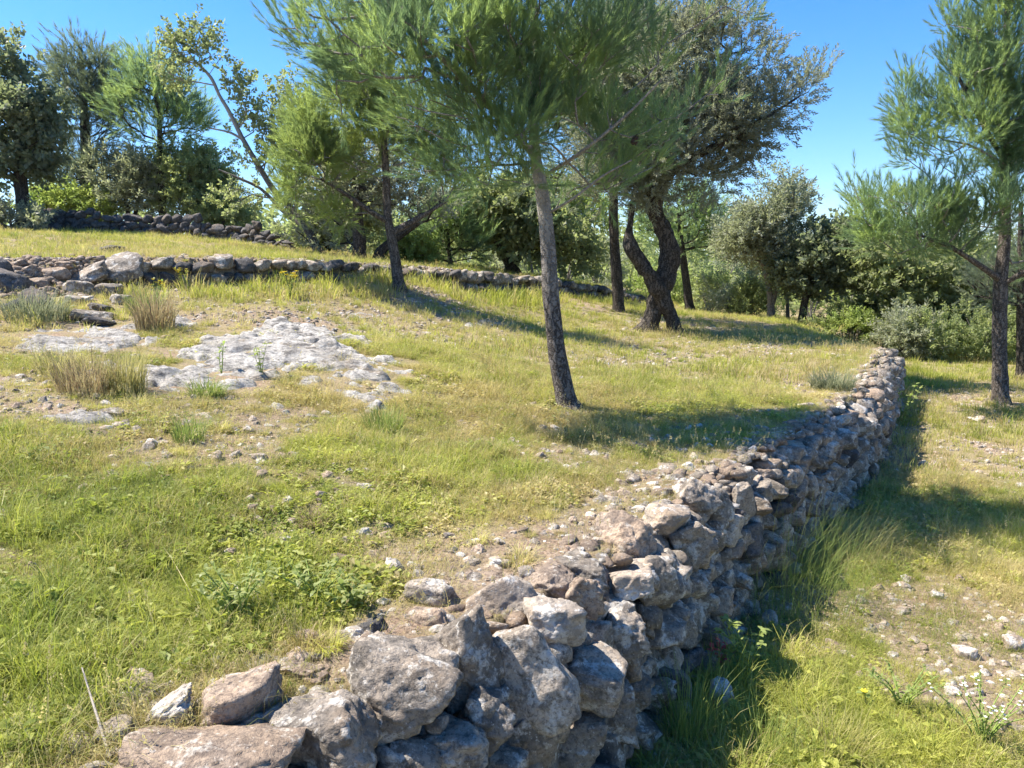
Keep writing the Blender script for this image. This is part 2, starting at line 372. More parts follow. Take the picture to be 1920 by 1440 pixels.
# ------------------------------------------------------------------ stones
import bmesh
def ico(sub):
    bm = bmesh.new(); bmesh.ops.create_icosphere(bm, subdivisions=sub, radius=1)
    bm.verts.ensure_lookup_table(); V = np.array([v.co[:] for v in bm.verts]); Fq = np.array([[v.index for v in f.verts] for f in bm.faces]); bm.free()
    V /= np.linalg.norm(V, axis=1)[:, None]; return V, Fq
ICO = {k: ico(k) for k in (2, 3, 4, 5)}
def stone_shape(seed, sub=4, planes=13, sharp=16, rough=.07):
    r = np.random.default_rng(seed); D, Fq = ICO[sub]
    N = r.normal(size=(planes, 3)); N /= np.linalg.norm(N, axis=1)[:, None]; H = r.uniform(.62, 1.0, planes)
    N = np.concatenate([N, np.eye(3), -np.eye(3)]); H = np.concatenate([H, np.full(6, .97)])
    k = np.clip(D @ N.T, 1e-3, None) / H
    inv = (k ** sharp).sum(1) ** (1 / sharp)
    rad = 1 / inv
    V = D * rad[:, None]
    off = r.uniform(0, 50, 3)
    W_ = V + .25 * np.stack([vnoise(V * 2 + off + q, 9) for q in (0, 7, 13)], -1)
    V = V * (1 + rough * fbm(W_ * 1.7 + off, 4 if sub > 3 else 3, seed % 50)[:, None] * 2.6 - rough * .9 * np.abs(fbm(W_ * 4 + off, 3, 3))[:, None] + rough * .45 * fbm(V * 11 + off, 2, 4)[:, None])
    V /= np.abs(V).max(0)
    return V, Fq
LIB = {}
def stone_lib(mat, key, sub):
    k = (key, sub)
    if k not in LIB:
        L = []
        for s in range(14):
            V, Fq = stone_shape(s * 7 + 11 + sub, sub, planes=7 + s % 7, sharp=14 + 5 * (s % 5), rough=.07 + .02 * (s % 4)); L.append(mesh_np('stone', V, Fq, mat))
        LIB[k] = L
    return LIB[k]
MATS = {'g': M_ROCK, 'b': M_ROCKB, 'p': M_ROCKP, 'd': M_ROCKD}
def add_stone(parent, pos, half, rot, key='g', sub=4, name='stone', k=None):
    L = stone_lib(MATS[key], key, sub); me = L[(k if k is not None else random.randrange(14)) % 14]
    o = obj(name, me, parent); o.location = [float(q) for q in pos]
    if parent is not None:
        o.location = [float(q) for q in (np.asarray(pos) - np.array(parent.location))]
    o.scale = [float(q) for q in half]; o.rotation_euler = [float(q) for q in rot]
    return o
def line_pt(L, s):
    acc = 0
    for i in range(len(L) - 1):
        e = L[i + 1] - L[i]; ln = math.hypot(*e)
        if s <= acc + ln or i == len(L) - 2:
            t = (s - acc) / ln; d = e / ln; return L[i] + e * t, d
        acc += ln
HERO = []   # (centre, radius) of hand placed stones
class Mass:  # joined stones
    def __init__(s): s.V = []; s.F = []; s.n = 0
    def add(s, seed, pos, half, rot, sub=2):
        V, Fq = stone_shape(seed, sub, 9, 14, .06)
        M = np.array(Matrix.Rotation(rot[2], 3, 'Z') @ Matrix.Rotation(rot[1], 3, 'Y') @ Matrix.Rotation(rot[0], 3, 'X'))
        s.V.append((V * np.asarray(half)) @ M.T + np.asarray(pos)); s.F.append(Fq + s.n); s.n += len(V)
    def make(s, name, mat, parent=None, loc=(0, 0, 0)):
        V = np.concatenate(s.V) - np.asarray(loc); o = obj(name, mesh_np(name, V, np.concatenate(s.F), mat), parent)
        return o

# ---- near retaining wall
pw, _ = line_pt(LINE1, 6.0)
wall1 = empty('dry_stone_wall', (pw[0], pw[1], 0), 'long dry stone retaining wall of rough grey boulders curving from the foreground along the lower terrace', 'stone wall')
heroes = [  # u, v, half-w px, half-h px, kind, tilt, shape, depth factor
    (262, 1322, 60, 36, 'p', -.25, 3, .9), (303, 1350, 84, 26, 'p', .72, 9, .55), (436, 1338, 82, 58, 'b', .15, 5, .9),
    (612, 1372, 108, 96, 'g', .1, 2, .9), (732, 1300, 118, 92, 'g', -.3, 6, .9), (560, 1262, 72, 30, 'b', .05, 7, 1),
    (868, 1225, 80, 98, 'g', -.15, 10, .8), (945, 1140, 82, 62, 'p', -.35, 12, .9), (1040, 1165, 52, 42, 'p', .1, 1, .9),
    (985, 1262, 84, 98, 'g', .35, 4, .8), (1085, 1258, 84, 58, 'g', -.2, 8, .9), (1035, 1318, 46, 32, 'p', .1, 11, .8),
    (400, 1428, 165, 46, 'b', .0, 13, .9), (1180, 1022, 58, 54, 'b', -.15, 3, .9), (1184, 1098, 40, 27, 'p', .05, 0, .9),
    (1095, 1118, 36, 46, 'b', .2, 7, .9), (1015, 1092, 66, 34, 'b', -.1, 9, .9), (1095, 1072, 56, 36, 'g', -.1, 2, .9),
    (1240, 980, 44, 38, 'p', -.3, 5, .9), (905, 1345, 60, 60, 'g', .3, 10, .8), (845, 1395, 74, 42, 'g', .2, 1, .9),
    (985, 1385, 60, 66, 'g', -.3, 12, .8), (1075, 1390, 70, 50, 'g', .2, 6, .8), (205, 1388, 48, 34, 'g', .1, 8, .9), (240, 1418, 30, 22, 'g', 0, 0, .9),
    (800, 1168, 60, 34, 'b', .2, 4, .9), (700, 1185, 42, 32, 'd', -.2, 10, .9), (1150, 1190, 62, 44, 'g', .3, 9, .8), (1140, 1310, 60, 66, 'g', -.2, 2, .8),
    (1225, 1090, 44, 50, 'g', .2, 12, .8), (1290, 1015, 48, 52, 'g', -.2, 7, .8), (1300, 935, 50, 42, 'g', .4, 10, .8), (1345, 960, 34, 50, 'g', .25, 3, .7), (1385, 950, 26, 44, 'g', .3, 8, .7),
]
for (u, v, hw, hh, k, tilt, sh, df) in heroes:
    d = ray(u, v); p = None
    # intersect with a slightly battered sheet a little in front of the wall face / on the cap
    t = np.arange(.8, 8, .005); P = EYE + d * t[:, None]; s1, _ = sdist(LINE1, P[:, 0], P[:, 1])
    zt = np.where(s1 < .03, .66 + 0 * s1, np.clip(.66 - (s1 - .03) * 9, -5, 9)); kk = int(np.argmax(P[:, 2] < zt)); p = P[kk]
    sc_ = t[kk] / F; c = p + d * (hw * sc_ * .35) if (u > 420 and sdist(LINE1, p[:1], p[1:2])[0][0] > .0) or u > 500 else p + np.array([0, 0, hh * sc_ * .15])
    o = add_stone(wall1, c, (hw * sc_ * 1.06, hw * sc_ * df, hh * sc_ * 1.08), (random.uniform(-.2, .2), -tilt if False else tilt * -1, random.uniform(-.25, .25)), k, 5, k=sh)
    HERO.append((c, .75 * max(hw, hh) * sc_))
heroC = np.array([c for c, r_ in HERO]); heroR = np.array([r_ for c, r_ in HERO])
def near_hero(p, r_): return bool((np.linalg.norm(heroC - p, axis=1) < heroR + r_ * .35).any())
cand = []
S0, S1 = arclen(LINE1, 1) + .2, ARC1_END
for row in range(6):
    z = -.02 + row * .125; s = S0 + random.uniform(0, .1)
    while s < S1:
        L = random.uniform(.07, .21) * (1.1 if row == 5 else 1); h = random.uniform(.055, .095)
        pt, d = line_pt(LINE1, s + L / 2); nrm = np.array([d[1], -d[0]])
        off = .035 - z * .09 + random.uniform(-.03, .03)
        q = np.array([*(pt + nrm * off), z + random.uniform(-.025, .025)])
        if row == 5: q[2] = (.575 if q[1] < 3.4 else .55) + random.uniform(-.035, .03); q[:2] -= nrm * .05
        if not near_hero(q, L / 2): cand.append((q, (L * .57, random.uniform(.09, .15), h), math.atan2(d[1], d[0]), row))
        s += L * .9
for s_row, off in ((0, -.20), (1, -.34)):      # flat cap stones set in the terrace edge
    s = S0
    while s < S1:
        L = random.uniform(.08, .22); pt, d = line_pt(LINE1, s); nrm = np.array([d[1], -d[0]])
        q = np.array([*(pt + nrm * (off + random.uniform(-.07, .07))), .608 + random.uniform(-.03, .012)])
        if random.random() < (.85 if s_row == 0 else .45) and not near_hero(q, L / 2): cand.append((q, (L * .5, random.uniform(.04, .1), random.uniform(.03, .06)), math.atan2(d[1], d[0]) + random.uniform(-.5, .5), 6))
        s += L * random.uniform(.8, 1.3)
cand.sort(key=lambda c: np.linalg.norm(c[0] - EYE) / c[1][0] ** .5)
# in-view first
def inview(p):
    d = p - EYE; yy = d @ np.array([0, cp, -sp]); 
    if yy <= .1: return False
    u = 960 + F * d[0] / yy; v = 720 - F * (d @ np.array([0, sp, cp])) / yy
    return -60 < u < 1980 and -60 < v < 1500
cand.sort(key=lambda c: 0 if inview(c[0]) else 1)
room = 296 - len(HERO); mass = Mass()
for q, half, a, row in cand[:room]:
    add_stone(wall1, q, half, (random.uniform(-.35, .35), random.uniform(-.3, .3), a + random.uniform(-.2, .2)), random.choice('ggggbbpp' if row >= 5 else 'gggggbdg'), 4 if q[1] < 6 else 3)
for q, half, a, row in cand[room:]:
    mass.add(random.randrange(99), q, half, (random.uniform(-.3, .3), random.uniform(-.3, .3), a), 2)
mass2 = Mass()
for _ in range(750):
    s = S0 + (S1 - S0) * random.random() ** 1.4; pt, d = line_pt(LINE1, s); nrm = np.array([d[1], -d[0]]); off = random.uniform(-.48 if pt[1] < 3.6 else -.2, -.03); q = pt + nrm * off
    if q[0] < -.9 or (q[1] > 4.2 and random.random() < .6): continue
    r_ = random.uniform(.012, .042); qq = np.array([q[0], q[1], .645 + r_ * .1])
    if not near_hero(qq, r_): (mass if random.random() < .5 else mass2).add(random.randrange(60), qq, (r_ * random.uniform(1, 1.6), r_, r_ * random.uniform(.5, .8)), (random.uniform(-.4, .4), random.uniform(-.4, .4), random.uniform(0, 3)), 2)
for _ in range(500):
    s = S0 + (S1 - S0) * random.random() ** 1.4; pt, d = line_pt(LINE1, s); nrm = np.array([d[1], -d[0]]); z_ = random.uniform(0, .6); q = pt + nrm * (.07 - z_ * .09)
    if q[1] > 5: continue
    r_ = random.uniform(.02, .05); mass.add(random.randrange(60), np.array([q[0], q[1], z_]), (r_ * 1.4, r_, r_ * .8), (random.uniform(-.5, .5), random.uniform(-.5, .5), random.uniform(0, 3)), 2)
mass2.make('small_stones', M_ROCKB, wall1, wall1.location)['kind'] = 'stuff'
o = mass.make('small_stones', M_ROCK, wall1, wall1.location); o['kind'] = 'stuff'

# ---- middle retaining wall (second line)
def build_wall(name, L, sA, sB, zfoot, ztop, label, nrm_sign, key='g', lo=.12, hi=.26, rows=3, jag=.08, topfac=1.0, capkey='gp', drop=0.0, fat=.62):
    pm, _ = line_pt(L, (sA + sB) / 2); root = empty(name, (pm[0], pm[1], zfoot(*pm)), label, 'stone wall')
    items = []
    for row in range(rows):
        s = sA + random.uniform(0, .1)
        while s < sB:
            ln = random.uniform(lo, hi); pt, d = line_pt(L, s + ln / 2); nrm = np.array([d[1], -d[0]]) * nrm_sign
            z0, z1 = zfoot(*pt) - .05, ztop(*pt) - drop; hgt = max(.12, z1 - z0); hh = hgt / rows
            z = z0 + hh * (row + .5) + random.uniform(-.02, .02)
            top = row == rows - 1
            q = np.array([*(pt + nrm * (.05 - .08 * row / rows + random.uniform(-.03, .03))), z + (random.uniform(0, jag) if top else 0)])
            items.append((q, (ln * .56, random.uniform(.09, .15), hh * fat * (topfac * random.uniform(.85, 1.3) if top else 1)), math.atan2(d[1], d[0]), top)); s += ln * .93
    random.shuffle(items)
    for q, half, a, top in items[:299]:
        add_stone(root, q, half, (random.uniform(-.3, .3), random.uniform(-.35, .35), a + random.uniform(-.2, .2)), random.choice(capkey if top else key), 3)
    if len(items) > 299:
        m = Mass()
        for q, half, a, top in items[299:]: m.add(random.randrange(99), q, half, (0, random.uniform(-.3, .3), a), 2)
        m.make('small_stones', M_ROCK, root, root.location)['kind'] = 'stuff'
    return root
def offz(L, side, d_):
    def f(x, y):
        P = np.array([x, y]); best = None
        ss, aa = sdist(L, np.array([x]), np.array([y])); pt, d = line_pt(L, float(aa[0])); n = np.array([d[1], -d[0]]) * side
        q = pt + n * d_; return gz(q[0], q[1])
    return f
build_wall('dry_stone_wall', LINE2, ARC2_A, ARC2_B, offz(LINE2, 1, .3), offz(LINE2, -1, .3), 'low dry stone wall crossing the middle of the slope behind the rock outcrop', 1, 'gdd', .11, .26, 3, .06, 1.1, 'ggd', .08)  # face gets more dark stones than the top: shade painted in
# ---- far wall on the top terrace, its shade put into dark stone colour
L3 = np.array([atY(u, 500, Y)[:2] for u, Y in [(-150, 18), (75, 17), (200, 17), (330, 17), (430, 17), (500, 16.6), (545, 16.2)]])
s3 = arclen(L3, len(L3) - 1)
def top3(x, y):
    u = 960 + F * x / y; v = np.interp(u, [-200, 70, 100, 200, 210, 330, 380, 400, 440, 470, 490, 505, 545], [398, 398, 394, 400, 408, 410, 408, 420, 428, 432, 420, 436, 458]); return float(atY(u, v, y)[2])
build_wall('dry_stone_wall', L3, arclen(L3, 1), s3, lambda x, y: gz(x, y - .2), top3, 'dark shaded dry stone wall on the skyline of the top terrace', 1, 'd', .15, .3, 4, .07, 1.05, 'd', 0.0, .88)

# ---- collapsed end of the middle wall, at the left
col = empty('collapsed_wall', hit(130, 560), 'tumbled heap of reddish rubble and boulders where the middle wall has collapsed', 'rubble')
def px_stone(parent, u, v, hw, hh, key, tilt=0, sub=4, df=.9, k=None, name='stone', up=0):
    p = hit(u, v + hh * .4); d = ray(u, v); Y = p[1]; c = atY(u, v, Y); sc_ = Y / d[1] / F
    return add_stone(parent, c, (hw * sc_ * 1.05, hw * sc_ * df, hh * sc_ * 1.1), (random.uniform(-.2, .2), -tilt, random.uniform(-.4, .4)), key, sub, name, k)
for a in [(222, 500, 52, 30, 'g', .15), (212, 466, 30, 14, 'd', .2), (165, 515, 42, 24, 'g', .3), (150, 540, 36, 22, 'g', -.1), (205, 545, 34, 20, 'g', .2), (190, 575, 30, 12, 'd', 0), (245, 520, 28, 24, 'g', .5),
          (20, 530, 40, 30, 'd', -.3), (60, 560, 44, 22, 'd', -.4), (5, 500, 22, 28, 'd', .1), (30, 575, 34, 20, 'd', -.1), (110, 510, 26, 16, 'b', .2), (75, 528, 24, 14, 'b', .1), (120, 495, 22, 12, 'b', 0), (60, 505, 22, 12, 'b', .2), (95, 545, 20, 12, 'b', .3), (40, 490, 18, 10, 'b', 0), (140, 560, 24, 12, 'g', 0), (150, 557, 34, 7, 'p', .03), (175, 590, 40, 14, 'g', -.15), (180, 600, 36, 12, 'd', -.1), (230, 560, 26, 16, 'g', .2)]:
    px_stone(col, a[0], a[1] + 4, a[2] * .88, a[3] * .8, a[4], a[5])
m = Mass()
for _ in range(420):
    u, v = random.uniform(0, 190), random.uniform(478, 560); p = hit(u, v); r_ = random.uniform(.015, .05)
    m.add(random.randrange(40), p + np.array([0, 0, r_ * .3]), (r_ * 1.2, r_, r_ * .7), (0, 0, random.uniform(0, 3)), 2)
m.make('small_stones', M_ROCKB, col, col.location)['kind'] = 'stuff'

# ------------------------------------------------------------------ rock outcrops (bedrock showing through the turf)
def outcrop(u0, u1, vt, vb, h, label, seed, skew=0.0, mat=None, res=1.0, big=.86):
    c = hit((u0 + u1) / 2, (vt + vb) / 2); pl, pr = hit(u0, (vt + vb) / 2), hit(u1, (vt + vb) / 2); pf, pn = hit((u0 + u1) / 2 , vt), hit((u0 + u1) / 2, vb)
    ax = (pr - pl)[:2] / 2; ay = (pf - pn)[:2] / 2 + ax * skew
    n = int(150 * res); m_ = int(90 * res); S, T = np.meshgrid(np.linspace(-1.25, 1.25, n), np.linspace(-1.3, 1.3, m_))
    X = c[0] + S * ax[0] + T * ay[0]; Y = c[1] + S * ax[1] + T * ay[1]
    e = big - (S ** 2 + T ** 2) ** .5 + .75 * n2(X, Y, 1.5, 4, seed) + .3 * n2(X, Y, 6, 3, seed + 1)
    mk = sstep(-.05, .3, e)
    led = n2(X * 1 + Y * .5, Y * 1.6, 1.5, 3, seed + 3) * 2.2; step = np.floor(led) + sstep(.72, .95, led - np.floor(led))
    rid = 1 - np.abs(n2(X, Y * 1.8, 3.0, 3, seed + 5)) * 2
    Z = ground(X, Y) - .05 + mk * (.05 + h * (.2 + .42 * step)) + mk * (.045 * n2(X, Y, 5, 4, seed + 6) - .04 * sstep(.82, 1.0, 1 - np.abs(n2(X, Y * 1.6, 2.2, 3, seed + 9))) + .02 * rid + .012 * n2(X, Y, 22, 3, seed + 7))
    V = np.stack([X.ravel() - c[0], Y.ravel() - c[1], Z.ravel() - c[2]], -1)
    i = np.arange(m_ - 1)[:, None] * n; j = np.arange(n - 1)[None]; Q = np.stack([i + j, i + j + 1, i + n + j + 1, i + n + j], -1).reshape(-1, 4)
    o = obj('rock_outcrop', mesh_np('rock_outcrop', V, Q, mat or M_ROCKP), None, c); tag(o, label, 'rock'); OUT.append((c, ax, ay, seed, big)); return o
OUT = []
def outcrop_mat():
    b = NB('bedrock_limestone'); P = b.pos(); P2 = b.pos((1, 1.8, 3))
    big = b.noise(P, 1.8, 5); med = b.noise(P2, 9, 7, .72); fine = b.noise(P, 60, 6, .78)
    c = b.mix(b.ramp(big, [(.38, 0), (.62, 1)]), (.42, .39, .35), (.62, .585, .535))
    c = b.mix(b.ramp(med, [(.47, 0), (.60, .9)]), c, (.14, .13, .12))
    c = b.mix(b.ramp(b.noise(P, 7, 5, .7), [(.54, 0), (.62, .7)]), c, (.72, .68, .62))
    c = b.mix(b.ramp(fine, [(.34, .65), (.5, 0)]), c, (.11, .10, .09))
    c = b.mix(b.ramp(b.noise(P, 3.3, 6, .75), [(.55, 0), (.66, .7)]), c, (.30, .24, .175))
    h = b.math('ADD', b.math('MULTIPLY', med, 2.2), fine)
    return b.finish(c, .92, b.bump(h, 1.0, .02), .2)
M_BED = outcrop_mat()
outcrop(265, 735, 592, 732, .13, 'large pale bedrock outcrop lying in the grass left of the leaning pine', 101, .2, M_BED, 1.8, 1.06)
outcrop(560, 770, 650, 755, .08, 'lower right tongue of the pale bedrock with bright white patches', 171, .1, M_BED, 1.4, 1.0)
outcrop(40, 330, 598, 670, .05, 'flat grey bedrock shelf below the tumbled stones at the left', 111, .1, M_BED, 1, 1.0)
outcrop(20, 265, 765, 800, .035, 'thin strip of bedrock with loose stones in the dry grass', 121, 0, M_BED)
outcrop(850, 995, 598, 614, .05, 'narrow ledge of grey rock just left of the leaning pine trunk', 131, 0, M_BED, .6)
outcrop(640, 710, 584, 602, .04, 'small ledge of rock between the large outcrop and the middle wall', 141, 0, M_BED, .5)
outcrop(285, 400, 590, 625, .06, 'hump of rock beside the round dry bush', 151, 0, M_BED, .6)
outcrop(1585, 1690, 618, 638, .06, 'reddish rock slab at the far end of the long wall', 161, 0, M_ROCKB, .5)
def on_rock(x, y):
    m = np.zeros(x.shape, bool)
    for c, ax, ay, sd_, bg_ in OUT:
        det = ax[0] * ay[1] - ax[1] * ay[0]; dx, dy = x - c[0], y - c[1]
        S = (dx * ay[1] - dy * ay[0]) / det; T = (-dx * ax[1] + dy * ax[0]) / det
        m |= (bg_ - (S ** 2 + T ** 2) ** .5 + .75 * n2(x, y, 1.5, 4, sd_) + .3 * n2(x, y, 6, 3, sd_ + 1)) > .14
    return m

# ------------------------------------------------------------------ tubes and trees
def catmull(P, step):
    P = np.asarray(P, float); out = []
    for i in range(len(P) - 1):
        a, b, c, d = P[max(i - 1, 0)], P[i], P[i + 1], P[min(i + 2, len(P) - 1)]
        n = max(2, int(np.linalg.norm((c - b)[:3]) / step)); t = np.arange(n)[:, None] / n
        out.append(.5 * ((2 * b) + (-a + c) * t + (2 * a - 5 * b + 4 * c - d) * t ** 2 + (-a + 3 * b - 3 * c + d) * t ** 3))
    out.append(P[-1:]); return np.concatenate(out)
class Tubes:
    def __init__(s): s.V = []; s.F = []; s.n = 0
    def add(s, P, r, sides=6, bark=0.0, seed=0, flare=False):
        P = np.asarray(P, float); r = np.asarray(r, float); n = len(P)
        if n < 2: return
        T = np.gradient(P, axis=0); T /= np.linalg.norm(T, axis=1)[:, None] + 1e-9
        ref = np.array([1.0, 0.1, 0.05]) if abs(T[0, 0]) < .8 else np.array([0, 1.0, 0.1])
        N = np.empty_like(P); v = ref - T[0] * (ref @ T[0]); v /= np.linalg.norm(v)
        for k in range(n):
            v = v - T[k] * (v @ T[k]); v /= np.linalg.norm(v) + 1e-9; N[k] = v
        B = np.cross(T, N); a = np.linspace(0, 2 * math.pi, sides, endpoint=False)
        rr = r[:, None] * np.ones(sides)[None]
        if bark:
            D = np.cos(a)[None, :, None] * N[:, None] + np.sin(a)[None, :, None] * B[:, None]
            q = (P[:, None] * np.array([1, 1, .35]) * 16 + D * 1.6)
            rr = rr * (1 + bark * (fbm(q, 3, seed) + .8 * (np.abs(fbm(q * .7 + 9, 2, seed + 4)) - .3)))
        X = P[:, None] + rr[..., None] * (np.cos(a)[None, :, None] * N[:, None] + np.sin(a)[None, :, None] * B[:, None])
        i = np.arange(n - 1)[:, None] * sides; j = np.arange(sides)[None]; j2 = (j + 1) % sides
        Q = np.stack([i + j, i + j2, i + sides + j2, i + sides + j], -1).reshape(-1, 4)
        s.V.append(X.reshape(-1, 3)); s.F.append(Q + s.n); s.n += n * sides
    def make(s, name, mat, parent, loc):
        return obj(name, mesh_np(name, np.concatenate(s.V) - np.asarray(loc), np.concatenate(s.F), mat), parent)

# leaf templates: vertices (V,3) along +Z, triangles, per vertex tint
def pine_shoot(seed, L=.2, n=80, nl=.075, w=.0016, thin=False):
    r = np.random.default_rng(seed); V = []; t_ = []
    for k in range(n):
        z = L * r.uniform(.0, 1) ** .8; a = r.uniform(0, 2 * math.pi); tilt = r.uniform(.28, .8) * (1.15 - .6 * z / L)
        d = np.array([math.cos(a) * math.sin(tilt), math.sin(a) * math.sin(tilt), math.cos(tilt)]); l = nl * r.uniform(.7, 1.15)
        sd_ = np.cross(d, r.normal(size=3)); sd_ /= np.linalg.norm(sd_); b = np.array([0, 0, z])
        V += [b - sd_ * w, b + sd_ * w, b + d * l]; q = r.uniform(0, 1); t_ += [q * .8, q * .8, q]
    V += [[-.002, 0, 0], [.002, 0, 0], [0, 0, L]]; t_ += [0, 0, 0]
    return np.array(V), np.arange(len(V)).reshape(-1, 3), np.array(t_)
def leaf_twig(seed, L=.16, n=14, ll=.045, lw=.010, stiff=.8):
    r = np.random.default_rng(seed); V = []; Fq = []; t_ = []
    for k in range(n):
        z = L * (k + .5) / n; a = k * 2.4 + r.uniform(-.4, .4); tilt = r.uniform(.5, 1.2) * stiff
        d = np.array([math.cos(a) * math.sin(tilt), math.sin(a) * math.sin(tilt), math.cos(tilt)]); l = ll * r.uniform(.7, 1.2); ww = lw * r.uniform(.8, 1.2)
        s_ = np.cross(d, r.normal(size=3)); s_ /= np.linalg.norm(s_); nn = np.cross(s_, d); b = np.array([0, 0, z]); m_ = b + d * l * .5
        i = len(V); V += [b, m_ - s_ * ww + nn * ww * .3, b + d * l, m_ + s_ * ww + nn * ww * .3]; Fq += [[i, i + 1, i + 2], [i, i + 2, i + 3]]; q = r.uniform(0, 1); t_ += [q] * 4
    i = len(V); V += [[-.002, 0, 0], [.002, 0, 0], [0, 0, L]]; Fq += [[i, i + 1, i + 2]]; t_ += [0, 0, 0]
    return np.array(V), np.array(Fq), np.array(t_)
TPL = {
    'pine_near': [pine_shoot(s, .15, 72, .055, .0012) for s in range(5)],
    'pine_mid': [pine_shoot(s + 10, .18, 50, .075, .0021) for s in range(5)],
    'pine_far': [pine_shoot(s + 20, .30, 30, .13, .0045) for s in range(5)],
    'olive': [leaf_twig(s, .20, 22, .055, .0075, .8) for s in range(5)],
    'olive_far': [leaf_twig(s + 5, .26, 14, .085, .016, .9) for s in range(5)],
    'oak': [leaf_twig(s + 9, .18, 14, .06, .02, 1.2) for s in range(5)],
    'oak_far': [leaf_twig(s + 15, .26, 11, .10, .036, 1.2) for s in range(5)],
    'shrub': [leaf_twig(s + 25, .22, 16, .075, .018, 1.1) for s in range(5)],
}
def scatter(tpls, P, D, S, rnd, cols):
    """place templates at P along D with scale S -> V,F,tint"""
    out_v, out_f, out_t = [], [], []; base = 0
    which = rnd.integers(0, len(tpls), len(P)); D = D / (np.linalg.norm(D, axis=1)[:, None] + 1e-9)
    for w_, (V, Fq, t_) in enumerate(tpls):
        k = np.where(which == w_)[0]
        if not len(k): continue
        d = D[k]; a = rnd.normal(size=(len(k), 3)); x = np.cross(d, a); x /= np.linalg.norm(x, axis=1)[:, None]; y = np.cross(d, x)
        M = np.stack([x, y, d], -1) * S[k][:, None, None]
        X = np.einsum('nij,vj->nvi', M, V) + P[k][:, None]
        nv = len(V); out_v.append(X.reshape(-1, 3)); out_f.append((Fq[None] + (np.arange(len(k)) * nv)[:, None, None]).reshape(-1, 3) + base)
        out_t.append(np.clip(t_[None] * .5 + cols[k][:, None] * .6, 0, 1).ravel()); base += nv * len(k)
    return np.concatenate(out_v), np.concatenate(out_f), np.concatenate(out_t)

